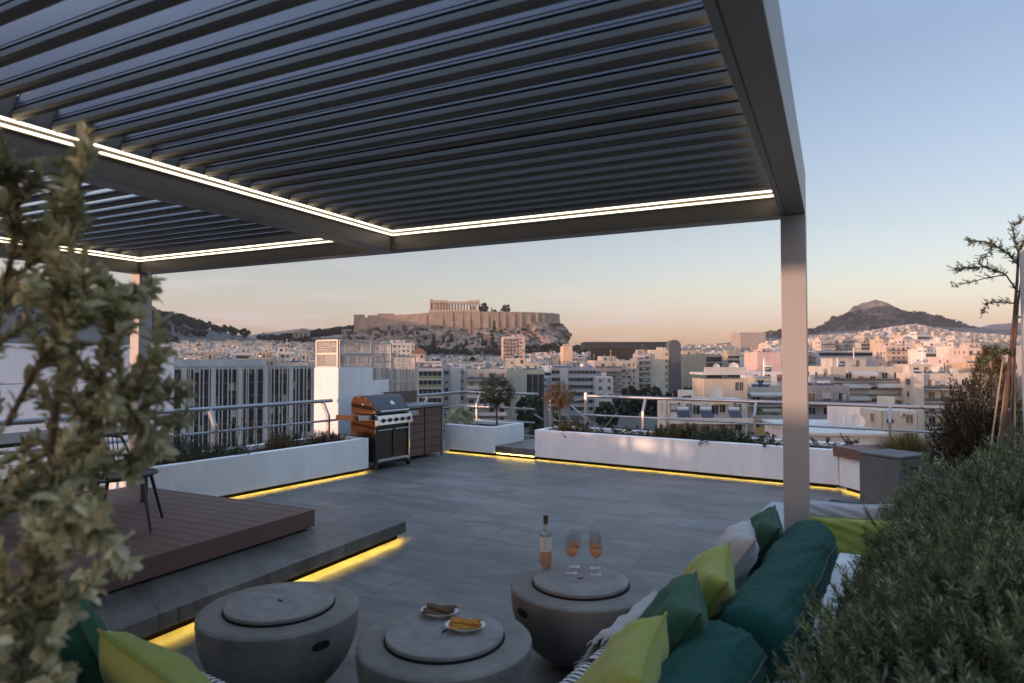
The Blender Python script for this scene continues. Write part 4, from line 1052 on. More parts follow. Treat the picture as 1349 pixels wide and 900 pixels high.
succ = [(752, 0, 'small yellow-green tuft at the left end of the long planter by the tall steel post'), (783, 1, 'curling succulent right of the tall steel post'), (815, 1, 'low succulent left of the rose-lit planter patch'),
        (845, 1, 'branching succulent behind the rose-lit patch of the planter'), (878, 0, 'low leafy plant behind the middle of the rose-lit patch'), (905, 0, 'bushy olive-green plant behind the right end of the rose-lit patch'), (935, 0, 'bushy green plant left of the spiky succulents'),
        (962, 0, 'fine-leaved plant midway along the far planter before the tiled balcony house'), (990, 1, 'spiky dark succulent some way left of the right pergola post'), (1015, 1, 'spiky dark succulent directly left of the right pergola post'), (1078, 1, 'dark spiky succulent directly right of the right pergola post'), (1112, 1, 'upright succulent beside the brown bench top')]
for i, (px, k, lab) in enumerate(succ):
    y = 10.42 + .12 * (i % 3); x = min(tx(px, y), -.7)
    if k: succulent('succulent', lab, T(x, y, .43), 14, .05, 60 + i, LM_SUCC, .016, .26)
    else:
        shrub('planter_shrub', lab, 'plant', T(x, y, .42), dict(dim=(.30, .22, .26), n=int(230 * Q), nl=12, sl=.09, ll=.045, lw=.013, seed=80 + i, k=dict(up=.45, hollow=.3)), LM_GOLD if i in (0, 4, 5) else LM_DARK, group='plants along the far planter')

# right-hand bed: grass, maroon shrub, conifer, slender staked tree
bx_ = MB(); rb = [tuple(T(x, y)[:2]) for x, y in ((-.05, 10.9), (2.9, 10.9), (2.9, 7.35), (1.35, 7.35), (1.0, 8.8), (-.05, 10.2))]
bx_.prism(rb, 0, .36); tag(bx_.build('raised_bed', M['concrete'], bevel=.008), 'low concrete raised bed holding the grass, maroon shrub and staked tree at right', 'planter')
def grass(loc):
    t = thing('ornamental_grass', 'straw-coloured ornamental grass clump behind the concrete cube', 'grass clump', loc); r = random.Random(2); lv = MB()
    for i in range(int(1500 * Q)):
        a = r.random() * 2 * PI; l = r.uniform(.25, .52); sp_ = r.random() ** .7
        p = Vector((math.cos(a) * .2 * sp_, math.sin(a) * .2 * sp_, 0)); d = Vector((math.cos(a) * sp_ * .9, math.sin(a) * sp_ * .9, 1)).normalized()
        s = Vector((-math.sin(a), math.cos(a), 0)) * .0035
        p1_ = p + d * l * .55; p2_ = p + d * l * .95 + Vector((d.x, d.y, -.2)) * l * .3
        lv.faces([p - s, p + s, p1_ + s, p1_ - s, p2_], [(0, 1, 2, 3), (3, 2, 4)])
    lv.build('blades', LM_GRASS, t)
pg_ = atd(1195, 590, 8.9); grass(Vector((pg_.x, pg_.y, .42)))
pm = atd(1278, 600, 7.9); shrub('maroon_shrub', 'dark maroon shrub with upright sprays in front of the conifer at right', 'shrub', Vector((pm.x, pm.y, .4)), dict(dim=(.42, .36, .95), n=int(620 * Q), nl=18, sl=.24, ll=.05, lw=.016, seed=41, k=dict(up=.75, hollow=.2, open_=.6)), LM_MAROON)
pcn = atd(1307, 590, 8.3)
def conifer(loc):
    t = thing('golden_conifer', 'cone-shaped golden-green conifer behind the maroon shrub at right', 'conifer', loc); r = random.Random(6); lv = MB(); H_ = 1.42
    for i in range(int(2100 * Q)):
        h = r.random() ** 1.25; a = r.random() * 2 * PI; rad = (.44 * (1 - h) ** .8 + .03) * (.55 + .45 * r.random() ** .5) * (1 + .3 * noise.noise(Vector((math.cos(a) * 2, math.sin(a) * 2, h * 6))))
        p = Vector((math.cos(a) * rad, math.sin(a) * rad, .05 + h * H_))
        sprig(lv, p, Vector((math.cos(a) * .5, math.sin(a) * .5, 1)), .10, 9, .032, .008, r, .55, 1)
    lv.build('foliage', LM_GOLD, t); m = MB(); m.tube([(0, 0, 0), (0, 0, H_ * .9)], [.03, .008], 8); m.build('trunk', BARK, t)
conifer(Vector((pcn.x, pcn.y, .42)))
def slender_tree():
    D = 7.0; b = atd(1322, 600, D); base = Vector((b.x, b.y, .42))
    t = thing('slender_tree', 'slender feathery tree tied to bamboo canes at the right edge', 'tree', base); r = random.Random(14)
    tr = MB(); lv = MB()
    def W(px, py, dd=0): return atd(px, py, D + dd) - base
    def limb(pts, r0, r1, leafy=0, dens=5):
        n = len(pts); tr.tube(pts, [r0 + (r1 - r0) * i / (n - 1) for i in range(n)], 7)
        if leafy:
            for i in range(n - 1):
                for k in range(leafy):
                    p = pts[i] + (pts[i + 1] - pts[i]) * r.random(); d = (pts[i + 1] - pts[i]).normalized()
                    o = rv(r); q = p + (o * .8 + d * .5 + Vector((0, 0, .1))) * r.uniform(.05, .11)
                    tr.tube([p, q], [.002, .001], 4, 0, False)
                    for u in range(9):
                        c = p + (q - p) * (u / 9); s = (q - p).normalized().cross(Vector((0, 0, 1))); s = s.normalized() if s.length > .01 else Vector((1, 0, 0))
                        for sg in (-1, 1): leaf(lv, c, s * sg + (q - p).normalized() * .5 + rv(r) * .5, rv(r) * .6 + Vector((0, 0, 1)), r.uniform(.016, .027), .010, seg=1)
    limb([W(1318, 600), W(1325, 540), W(1330, 480), W(1336, 420), W(1340, 370), W(1342, 330)], .022, .012)
    limb([W(1328, 600, .1), W(1334, 530, .1), W(1336, 470, .1), W(1341, 400, .1), W(1349, 345, .1)], .017, .010)
    limb([W(1341, 385), W(1325, 362), W(1300, 366), W(1275, 373), W(1252, 378)], .010, .002, 6)
    limb([W(1325, 362), W(1300, 352), W(1278, 352), W(1258, 355)], .006, .002, 26)
    limb([W(1342, 350), W(1328, 335), W(1310, 322), W(1295, 318), W(1276, 318)], .008, .002, 22)
    limb([W(1342, 335), W(1336, 315), W(1335, 300), W(1349, 285)], .008, .003, 16)
    limb([W(1338, 400), W(1320, 398), W(1300, 400), W(1296, 412)], .006, .002, 12)
    limb([W(1336, 470), W(1322, 462), W(1308, 468), W(1298, 480)], .007, .002, 26)
    limb([W(1342, 330), W(1349, 318), W(1360, 305), W(1372, 300)], .009, .003, 18)
    limb([W(1310, 322), W(1300, 335), W(1290, 345)], .004, .002, 12)
    tr.build('branch', BARK_R, t, smooth=60); lv.build('foliage', LM_HEDGE, t)
    for a, b_ in (((1303, 605, .0), (1322, 470, .05)), ((1312, 605, .15), (1334, 440, .1)), ((1337, 605, .05), (1337, 400, .12))):
        m = MB(); m.tube([W(*a), W(*b_)], .009, 8); tag(m.build('cane', CANE, t, smooth=40))
    m = MB(); c = W(1341, 418); m.lathe([(.024, -.012), (.024, .012)], 12, 0, tuple(c)); m.build('green_tie', mat('green_tie', (.02, .22, .12), .5), t)
slender_tree()
# ------------------------------------------------------------------ land
def gs(x, y, cx, cy, sx, sy): return math.exp(-.5 * (((x - cx) / sx) ** 2 + ((y - cy) / sy) ** 2))
def sstep(a, b, t):
    t = max(0.0, min(1.0, (t - a) / (b - a))); return t * t * (3 - 2 * t)
def ground(x, y):
    r = math.hypot(x, y)
    z = -25 + 25 * sstep(120, 800, r) + max(0, min(r, 3200) - 750) * .012
    z += 22 * gs(x, y, -75, 940, 200, 120)
    z += 78 * gs(x, y, -575, 760, 150, 210)
    z += 92 * gs(x, y, 1350, 2300, 460, 520)
    return z
gm = MB(); rs = [0, 12, 25, 40, 60, 85]; r_ = 110
while r_ < 7300: rs.append(r_); r_ *= 1.055
NA = 240; vs = []; fs = []
for r in rs:
    for k in range(NA):
        a = 2 * PI * k / NA; x, y = r * math.sin(a), r * math.cos(a)
        vs.append((x, y, ground(x, y) if r > 1 else -25))
for i in range(len(rs) - 1):
    for k in range(NA):
        q = (k + 1) % NA; fs.append((i * NA + k, i * NA + q, (i + 1) * NA + q, (i + 1) * NA + k)[::-1])
gm.faces(vs, fs)
struct('ground', gm, mat('city_ground', (.07, .068, .06), .9, var=.35, vscale=.02, detail=8))
ROCKM = None
def rock_material():
    m = bpy.data.materials.new('limestone_rock'); m.use_nodes = True; nt = m.node_tree; b = nt.nodes['Principled BSDF']; N = nt.nodes.new; L = nt.links.new
    tc = N('ShaderNodeTexCoord'); n1 = N('ShaderNodeTexNoise'); n1.inputs['Scale'].default_value = .13; n1.inputs['Detail'].default_value = 11; n1.inputs['Roughness'].default_value = .65; L(tc.outputs['Object'], n1.inputs['Vector'])
    cr = N('ShaderNodeValToRGB'); e = cr.color_ramp.elements; e[0].position = .34; e[0].color = (.045, .04, .03, 1); e[1].position = .60; e[1].color = (.37, .265, .205, 1)
    q = e.new(.45); q.color = (.19, .15, .12, 1)
    L(n1.outputs['Fac'], cr.inputs[0]); L(cr.outputs[0], b.inputs['Base Color']); b.inputs['Roughness'].default_value = .95
    bp = N('ShaderNodeBump'); bp.inputs['Strength'].default_value = 1; bp.inputs['Distance'].default_value = 3; L(n1.outputs['Fac'], bp.inputs['Height']); L(bp.outputs[0], b.inputs['Normal'])
    return m
ROCKM = rock_material()
WALLST = mat('citadel_stone', (.36, .27, .20), .95, var=.28, vscale=.12, bump=.8, bscale=.6, detail=9)
MARBLE = mat('old_marble', (.46, .36, .28), .85, var=.18, vscale=.5, bump=.3, bscale=2)
SCRUB = mat('scrub_hill', (.040, .042, .034), 1, var=.5, vscale=.03, bump=1, bscale=.06, detail=9)

def craggy_material():
    """wooded slope with bare pale crags near the summit"""
    m = bpy.data.materials.new('wooded_crag'); m.use_nodes = True; nt = m.node_tree; b = nt.nodes['Principled BSDF']; N = nt.nodes.new; L = nt.links.new
    tc = N('ShaderNodeTexCoord'); sp = N('ShaderNodeSeparateXYZ'); L(tc.outputs['Object'], sp.inputs[0])
    n1 = N('ShaderNodeTexNoise'); n1.inputs['Scale'].default_value = .018; n1.inputs['Detail'].default_value = 9; n1.inputs['Roughness'].default_value = .7; L(tc.outputs['Object'], n1.inputs['Vector'])
    hr = N('ShaderNodeMapRange'); hr.inputs['From Min'].default_value = 138; hr.inputs['From Max'].default_value = 190; hr.inputs['To Min'].default_value = -.16; hr.inputs['To Max'].default_value = .07; L(sp.outputs['Z'], hr.inputs['Value'])
    ad = N('ShaderNodeMath'); ad.operation = 'ADD'; L(n1.outputs['Fac'], ad.inputs[0]); L(hr.outputs[0], ad.inputs[1])
    cr = N('ShaderNodeValToRGB'); e = cr.color_ramp.elements; e[0].position = .50; e[0].color = (.036, .038, .030, 1); e[1].position = .60; e[1].color = (.27, .20, .165, 1); L(ad.outputs[0], cr.inputs[0])
    L(cr.outputs[0], b.inputs['Base Color']); b.inputs['Roughness'].default_value = 1
    n2 = N('ShaderNodeTexNoise'); n2.inputs['Scale'].default_value = .08; n2.inputs['Detail'].default_value = 8; L(tc.outputs['Object'], n2.inputs['Vector'])
    bp = N('ShaderNodeBump'); bp.inputs['Strength'].default_value = 1; bp.inputs['Distance'].default_value = 9; L(n2.outputs['Fac'], bp.inputs['Height']); L(bp.outputs[0], b.inputs['Normal'])
    return m
CRAGGY = craggy_material()

# ------------------------------------------------------------------ the citadel rock
AC = atd(604, 430, 925); AX, AY = AC.x, AC.y
AYAW = R(4)
def acro_outline(a):
    """plateau edge, local x along its length, camera side at negative y"""
    c, s = math.cos(a), math.sin(a)
    x = math.copysign(abs(c) ** .72, c) * 143; y = math.copysign(abs(s) ** .72, s) * 62
    return x, y
rk = MB(); NR = 220; LV = 26; vs = []; fs = []
for j in range(LV + 1):
    t = j / LV
    for i in range(NR):
        a = 2 * PI * i / NR; x, y = acro_outline(a)
        nx, ny = math.cos(a), math.sin(a)
        off = 3 + 46 * t ** 1.7 + 10 * t
        topz = 52 if x > 95 else (44 if x > -20 else 47)
        if x < -95: topz = 47 + (x + 95) * .12
        if x > 120: off = 6 + 10 * t
        n_ = noise.noise(Vector((x * .035, y * .035, t * 2.2))) * 11 + noise.noise(Vector((x * .11, y * .11, t * 6))) * 6.5 + noise.noise(Vector((x * .3, y * .3, t * 14))) * 2.6
        zz = topz + (8 - topz) * t
        k = sstep(0, .15, t)
        vs.append((x + nx * (off + n_ * k), y + ny * (off + n_ * k) , zz + noise.noise(Vector((x * .05, 3, y * .05))) * 5 * k))
for j in range(LV):
    for i in range(NR):
        q = (i + 1) % NR; fs.append((j * NR + i, (j + 1) * NR + i, (j + 1) * NR + q, j * NR + q)[::-1])
fs.append(tuple(range(NR)))
rk.faces(vs, fs)
ROCKV = list(vs)
ro = rk.build('citadel_rock', ROCKM, None, loc=(AX, AY, 0), rz=AYAW); tag(ro, kind='structure')
# fortification wall on the rim with buttresses
cw = thing('citadel_wall', 'long stone fortification wall with buttresses along the rim of the citadel rock', 'citadel wall', (AX, AY, 0), AYAW)
w = MB(); NW = 300; vs = []; fs = []
def wall_top(x, y):
    if x < -60: z = 58.5 + (x + 60) * -.0 + max(0, (x + 135)) * .045
    elif x < -18: z = 61.9 + (x + 60) * .09
    else: z = 65.7 + noise.noise(Vector((x * .06, 1, 0))) * .5
    if x < -122: z -= 2.0
    return z
for i in range(NW):
    a = 2 * PI * i / NW; x, y = acro_outline(a)
    zt = wall_top(x, y) + noise.noise(Vector((x * .2, y * .2, 5))) * .35
    for ox, z in ((1.5, 35.0), (0, zt), (-3, zt), (-3, 35.0)):
        k = 1 + ox / 110; vs.append((x * k, y * (1 + ox / 60), z))
for i in range(NW):
    q = (i + 1) % NW
    for k in range(3): fs.append((i * 4 + k, q * 4 + k, q * 4 + k + 1, i * 4 + k + 1))
w.faces(vs, fs); w.build('rampart', WALLST, cw)
for x, hh in ((-118, 0), (-42, 0), (-22, 1), (-8, 0), (4, 1), (15, 0), (28, 0), (38, 1), (52, 0), (62, 0), (73, 1), (84, 0), (95, 1), (106, 0), (115, 0), (124, 1)):
    # point of the camera-side rim at this x
    s_ = (1 - min(1, abs(x) / 143) ** (1 / .72 * 2)) ** .5; y = -62 * max(.2, s_) ** .72
    b = MB(); zt = wall_top(x, y) - 1 - 2 * hh; wd = 1.6 + hh
    vs_b = [(x - wd, y - 4.0, 34), (x + wd, y - 4.0, 34), (x + wd, y + 1, 34), (x - wd, y + 1, 34), (x - wd, y - .7, zt), (x + wd, y - .7, zt), (x + wd, y + 1, zt), (x - wd, y + 1, zt)]
    b.faces(vs_b, [(0, 1, 5, 4), (1, 2, 6, 5), (3, 0, 4, 7), (4, 5, 6, 7)]); b.build('buttress', WALLST, cw)
b = MB()
b.box(-141, -128, -30, -18, 40, 63); b.box(-139, -133, -34, -30, 40, 61); b.box(-125, -84, -10, 4, 55, 63.5); b.box(-112, -90, -8, 2, 62, 66.0)
b.build('gatehouse', WALLST, cw)
pf = MB(); pf.prism([acro_outline(2 * PI * i / 60) for i in range(60)], 50, 58.0)
tag(pf.build('citadel_plateau', WALLST, loc=(AX, AY, 0), rz=AYAW), kind='structure')
# the columned temple
tp = atd(599.5, 411, 930)
te = thing('columned_temple', 'ruined marble temple with long colonnade standing on the citadel', 'temple', (tp.x, tp.y, tp.z), R(2))
TL, TW = 69.5, 30.9
b = MB()
for i, k in enumerate((0, .8, 1.6)): b.box(-TL / 2 - 1.6 + k, TL / 2 + 1.6 - k, -TW / 2 - 1.6 + k, TW / 2 + 1.6 - k, -12 if i == 0 else (i - 1) * .55 + .5, .5 + i * .55)
b.build('stylobate', MARBLE, te)
cm_ = MB(); cm_.lathe([(.98, 0), (.94, 3.5), (.80, 9.2), (.95, 9.5), (1.15, 9.8), (1.15, 10.4)], 12); cmesh = cm_.mesh('column', MARBLE, 50)
xs = [-TL / 2 + 1 + i * (TL - 2) / 16 for i in range(17)]
for x in xs:
    for y in (-TW / 2 + 1, TW / 2 - 1): inst('column', cmesh, te, (x, y, 1.6))
for y in [-TW / 2 + 1 + i * (TW - 2) / 7 for i in range(1, 7)]:
    for x in (xs[0], xs[-1]): inst('column', cmesh, te, (x, y, 1.6))
b = MB(); e = TL / 2
for y0 in (-TW / 2, TW / 2 - 2.2):
    b.box(-e, -e + 25, y0, y0 + 2.2, 12.0, 15.4); b.box(-e + 25.01, e - 17, y0 + .1, y0 + 2.1, 12.0, 13.6); b.box(e - 16.99, e, y0, y0 + 2.2, 12.0, 14.9)
for x0 in (-e, e - 2.2): b.box(x0 + .05, x0 + 2.15, -TW / 2 + 2.21, TW / 2 - 2.21, 12.0, 15.3)
b.build('entablature', MARBLE, te)
b = MB()
vs = [(-e, -TW / 2, 15.42), (-e + 2.5, -TW / 2, 15.42), (-e + 2.5, TW / 2, 15.42), (-e, TW / 2, 15.42), (-e, -3, 18.6), (-e + 2.5, -3, 18.6), (-e, 3, 18.4), (-e + 2.5, 3, 18.4)]
b.faces(vs, [(0, 1, 5, 4), (4, 5, 7, 6), (6, 7, 2, 3), (0, 4, 6, 3), (1, 2, 7, 5)])
b.build('pediment', MARBLE, te)
b = MB(); b.box(e - 2.4, e, -TW / 2, -TW / 2 + 4, 14.92, 16.6); b.build('pediment', MARBLE, te)
b = MB(); b.box(-e + 6, -e + 24, -TW / 2 + 5.2, -TW / 2 + 6.4, 1.6, 12.5); b.box(-e + 6, -e + 26, TW / 2 - 6.4, TW / 2 - 5.2, 1.6, 11.5); b.box(-e + 6, -e + 7.2, -TW / 2 + 6.4, TW / 2 - 6.4, 1.6, 12)
b.box(e - 13, e - 6, -TW / 2 + 5.2, -TW / 2 + 6.4, 1.6, 8); b.build('cella_wall', MARBLE, te)

# ------------------------------------------------------------------ conical hill and far ridges
o_vs = {}
def ridge(name, prof, D, depth, base, mt, seed, ny=26, nx=160, rough=.06):
    """heightfield hill: crest heights taken along its length, rounded front and back"""
    m = MB(); xs_ = [((p - IW / 2) / FOC) * D for p, _ in prof]; zs = [CAMH + (474 - y) / FOC * D for _, y in prof]
    vs = []; fs = []
    for j in range(ny + 1):
        v = 2 * j / ny - 1
        for i in range(nx + 1):
            x = xs_[0] + (xs_[-1] - xs_[0]) * i / nx
            k = 0
            while k < len(xs_) - 2 and x > xs_[k + 1]: k += 1
            t = (x - xs_[k]) / (xs_[k + 1] - xs_[k]); t = t * t * (3 - 2 * t) * .5 + t * .5
            z = zs[k] + (zs[k + 1] - zs[k]) * t
            f = math.exp(-(v * 1.9) ** 2) if abs(v) < 1 else 0
            hgt = (z - base) * f
            hgt *= 1 + rough * (1 - f * .6) * 2 * noise.noise(Vector((x / depth * 3 + seed, v * 3, 0)))
            hgt += (z - base) * rough * (.35 * noise.noise(Vector((x / depth * 11, v * 9, seed))) + .3 * noise.noise(Vector((x / depth * 34, v * 30, seed))))
            vs.append((x, D + v * depth, base + hgt))
    for j in range(ny):
        for i in range(nx):
            a = j * (nx + 1) + i; fs.append((a, a + 1, a + nx + 2, a + nx + 1))
    m.faces(vs, fs); o = m.build(name, mt, smooth=180); tag(o, kind='structure'); o_vs[name] = vs; return o
ridge('conical_hill', [(985, 462), (1010, 441), (1035, 436), (1064, 437), (1078, 434), (1092, 427), (1105, 420), (1117, 415), (1128, 407), (1135, 402), (1140, 398), (1146, 399), (1151, 402), (1159, 405), (1166, 412), (1172, 417), (1184, 417), (1196, 414.5), (1206, 417), (1226, 422.5), (1253, 431), (1290, 440), (1330, 450)], 2350, 620, 12, CRAGGY, 3, 90, 420, .11)
ridge('far_mountain', [(225, 470), (270, 446), (300, 441), (330, 442), (355, 438), (385, 434), (400, 433), (425, 437), (470, 443), (520, 452), (560, 470)], 5600, 900, -10, SCRUB, 8, rough=.03)
ridge('far_mountain', [(1215, 470), (1255, 433), (1275, 429), (1290, 431), (1315, 427), (1340, 425), (1380, 422), (1430, 420), (1500, 430), (1600, 470)], 6200, 900, -10, SCRUB, 5, rough=.03)
# chapel on the summit
chp = thing('hilltop_chapel', 'tiny white chapel with bell tower on the summit of the conical hill', 'chapel', (atd(1141, 400, 2350).x, 2345, atd(1141, 401, 2350).z - 4), 0)
WHITEW = mat('white_wall', (.62, .58, .54), .8)
b = MB(); b.box(-9, 9, -6, 6, 0, 9); b.build('nave', WHITEW, chp)
b = MB(); b.box(10, 14, -3, 3, 0, 15); b.build('bell_tower', WHITEW, chp)
b = MB(); b.lathe([(4.5, 9), (4.4, 11), (3, 13.5), (0, 14.5)], 12); b.build('dome', WHITEW, chp)

# ------------------------------------------------------------------ city building kit
CM = [mat('plaster_wall', (.5, .5, .5), .85, var=.20, vscale=.55, stretch=(1, 1, .22), objcol=True, detail=9),
      mat('window_glass', (.025, .03, .036), .12, spec=.6),
      mat('white_slab', (.55, .53, .50), .8, var=.08, vscale=.3),
      mat('railing_grey', (.12, .12, .125), .5),
      mat('awning_cloth', (.44, .42, .39), .9, var=.1, vscale=.5),
      mat('wood_shutter', (.20, .125, .075), .7),
      mat('roof_screed', (.30, .29, .275), .9, var=.25, vscale=.15),
      mat('solar_panel', (.02, .026, .05), .15),
      mat('tank_metal', (.55, .55, .56), .35, metal=.6),
      mat('window_frame', (.50, .49, .47), .6),
      mat('roof_tile', (.24, .085, .05), .85, var=.25, vscale=1.5),
      mat('green_spandrel', (.27, .29, .17), .7, var=.1, vscale=.3),
      mat('dark_stone', (.10, .105, .115), .5),
      mat('yellow_blind', (.52, .34, .08), .8),
      leafmat('balcony_leaf', hexc('#27351f'), hexc('#3b4a2a'), hexc('#55603a'), .7, .1)]
W_, G_, S_, RL, AW, SH, RF, SO, TK, FR_, TI, GS, DS, YB, LF = range(15)
class Bld:
    """collects a building's parts; place() makes one object per part, merged() one mesh"""
    def __init__(s): s.parts = []; s.cache = {}
    def part(s, name, m, loc=(0, 0, 0), rot=0.0, key=None): s.parts.append((name, m, loc, rot, key))
    def win(s, x, y, z, w, h, rot=0.0, var=0):
        key = ('win', round(w, 2), round(h, 2), var)
        if key not in s.cache:
            m = MB(); f = .07
            m.box(-w / 2, w / 2, -.02, .05, 0, h, G_)
            for x0, x1, z0, z1 in ((-w / 2 - f, -w / 2, -f, h + f), (w / 2, w / 2 + f, -f, h + f), (-w / 2, w / 2, -f, 0), (-w / 2, w / 2, h, h + f), (-.03, .03, 0, h)): m.box(x0, x1, -.07, .04, z0, z1, FR_)
            if var == 1: m.box(-w / 2 + .01, w / 2 - .01, -.045, -.025, h * .45, h, AW)
            if var == 2:
                for q in (-1, 1): m.box(q * (w / 2 + .06), q * (w / 2 + .5), -.10, -.071, 0, h, SH)
            if var == 3: m.box(-w / 2 + .01, w / 2 - .01, -.045, -.025, .0, h, SH)
            m.box(-w / 2 - .12, w / 2 + .12, -.16, .0, -f - .07, -f - .002, S_)
            s.cache[key] = m
        s.part('window', s.cache[key], (x, y, z), rot, key)
    def balcony(s, x0, x1, y, z, dep, solid, rot=0.0, awn=0, rail=RL):
        w = x1 - x0; key = ('bal', round(w, 1), round(dep, 1), solid, awn, rail)
        if key not in s.cache:
            m = MB(); m.box(-w / 2, w / 2, -dep, -.002, -.2, 0, S_)
            if solid: m.box(-w / 2, w / 2, -dep, -dep + .1, .002, 1.0, S_ if solid == 1 else W_)
            else:
                n = max(3, int(w / .55)); m.box(-w / 2, w / 2, -dep, -dep + .05, .93, 1.0, rail)
                for i in range(n + 1): m.box(-w / 2 + i * w / n - .03 * (i == n), -w / 2 + i * w / n + .03 * (i < n), -dep, -dep + .04, .002, .93, rail)
                m.box(-w / 2, w / 2, -dep + .045, -dep + .06, .1, .8, rail)
            s.cache[key] = m
        s.part('balcony', s.cache[key], ((x0 + x1) / 2, y, z) if not rot else (x0, y, z), rot, key)
    def awning(s, x0, x1, y, z, dep, drop=.9, m_=AW):
        w = x1 - x0; key = ('aw', round(w, 1), round(dep, 1), round(drop, 1), m_)
        if key not in s.cache:
            m = MB(); a, b = (-w / 2, 0, 0), (w / 2, 0, 0); c, d = (w / 2, -dep, -drop), (-w / 2, -dep, -drop)
            t = .05
            m.faces([a, b, c, d, (a[0], 0, -t), (b[0], 0, -t), (c[0], -dep, -drop - t), (d[0], -dep, -drop - t)], [(0, 3, 2, 1), (4, 5, 6, 7), (0, 1, 5, 4), (1, 2, 6, 5), (2, 3, 7, 6), (3, 0, 4, 7)], m_)
            m.box(-w / 2, w / 2, -dep - .03, -dep - .005, -drop - .35, -drop - .02, m_)
            s.cache[key] = m
        s.part('awning', s.cache[key], ((x0 + x1) / 2, y, z), 0, key)
    def heater(s, x, y, z, rot=0.0):
        if 'heater' not in s.cache:
            m = MB(); m.M = Matrix.Translation((0, .35, 1.25)) @ Matrix.Rotation(R(90), 4, 'Y'); m.lathe([(0, -.75), (.27, -.75), (.27, .75), (0, .75)], 14, TK); m.M = None
            m.faces([(-.8, -.9, .15), (.8, -.9, .15), (.8, .25, 1.15), (-.8, .25, 1.15), (-.8, -.86, .07), (.8, -.86, .07), (.8, .29, 1.07), (-.8, .29, 1.07)], [(0, 1, 2, 3), (7, 6, 5, 4), (0, 4, 5, 1), (1, 5, 6, 2), (2, 6, 7, 3), (3, 7, 4, 0)], SO)
            for x_ in (-.7, .7): m.box(x_ - .03, x_ + .03, .3, .36, 0, 1.2, TK); m.box(x_ - .03, x_ + .03, -.86, -.8, 0, .1, TK)
            s.cache['heater'] = m
        s.part('solar_heater', s.cache['heater'], (x, y, z), rot, 'heater')
    def dish(s, x, y, z, rot=0.0, r=.5):
        key = ('dish', r)
        if key not in s.cache:
            m = MB(); m.tube([(0, 0, 0), (0, 0, .9)], .03, 6, TK); m.M = Matrix.Translation((0, -.12, .95)) @ Matrix.Rotation(R(70), 4, 'X')
            m.lathe([(0, 0), (r * .5, .05 * r), (r, .22 * r), (r * 1.0, .25 * r), (r * .5, .09 * r), (0, .05 * r)], 18, S_); m.M = None
            s.cache[key] = m
        s.part('satellite_dish', s.cache[key], (x, y, z), rot, key)
    def aerial(s, x, y, z, h=3.0):
        key = ('aer', round(h))
        if key not in s.cache:
            m = MB(); m.tube([(0, 0, 0), (0, 0, h)], .035, 5, TK)
            for k in range(4): m.box(-.55 + .08 * k, .55 - .08 * k, -.02, .02, h - .2 - k * .22, h - .17 - k * .22, TK)
            s.cache[key] = m
        s.part('aerial', s.cache[key], (x, y, z), 0, key)
    def solid(s, name, x0, x1, y0, y1, z0, z1, m_=W_, loc=(0, 0, 0)):
        m = MB(); m.box(x0, x1, y0, y1, z0, z1, m_); s.part(name, m, loc)
    def place(s, t, color):
        mc = {}
        for name, m, loc, rot, key in s.parts:
            k = key if key is not None else id(m)
            if k not in mc: mc[k] = m.mesh(name, CM)
            o = inst(name, mc[k], t, loc, (0, 0, rot)); o.color = (*color, 1)
    def merged(s, name='building'):
        big = MB()
        for nm, m, loc, rot, key in s.parts:
            X = Matrix.Translation(loc) @ Matrix.Rotation(rot, 4, 'Z'); i = len(big.v)
            big.v += [tuple(X @ Vector(v)) for v in m.v]; big.f += [tuple(i + q for q in f) for f in m.f]; big.m += m.m
        return big
def facade_clutter(b, r, w, h, n, sh, style):
    for k in range(n):
        z = h - (k + 1) * sh
        if z < .5: break
        for _ in range(max(2, int(w / 4))):
            x = r.uniform(-w / 2 + .6, w / 2 - .6); q = r.random()
            if q < .35:
                if 'ac' not in b.cache: m = MB(); m.box(-.4, .4, -.32, -.002, 0, .58, S_); m.box(-.22, .22, -.335, -.321, .06, .5, RL); b.cache['ac'] = m
                b.part('air_conditioner', b.cache['ac'], (x, 0, z + r.choice((.1, 2.1))), 0, 'ac')
            elif q < .62 and style in ('balcony', 'mixed'):
                if 'plant' not in b.cache:
                    m = MB(); rr = random.Random(3); m.box(-.4, .4, -.2, .2, 0, .3, TI)
                    for _i in range(60):
                        v = rv(rr); p = Vector((v.x * .55, v.y * .3, .55 + v.z * .42)); a, c = rv(rr) * .13, rv(rr) * .13; m.face([p + a, p + c, p - a, p - c], LF)
                    b.cache['plant'] = m
                b.part('balcony_plant', b.cache['plant'], (x, -.75, z + .02), r.uniform(-.3, .3), 'plant')
            elif q < .8 and style in ('balcony', 'mixed'):
                if 'panel' not in b.cache: m = MB(); m.box(-.04, .04, -1.25, -.003, .01, 2.1, S_); b.cache['panel'] = m
                b.part('balcony_divider', b.cache['panel'], (x, 0, z), 0, 'panel')
    for x in (-w / 2 + .25, w * r.uniform(-.2, .3), w / 2 - .3):
        m = MB(); m.tube([(0, -.08, h - n * sh), (0, -.08, h - .1)], .06, 6, r.choice((S_, RF, TK))); b.part('drainpipe', m, (x, 0, 0))
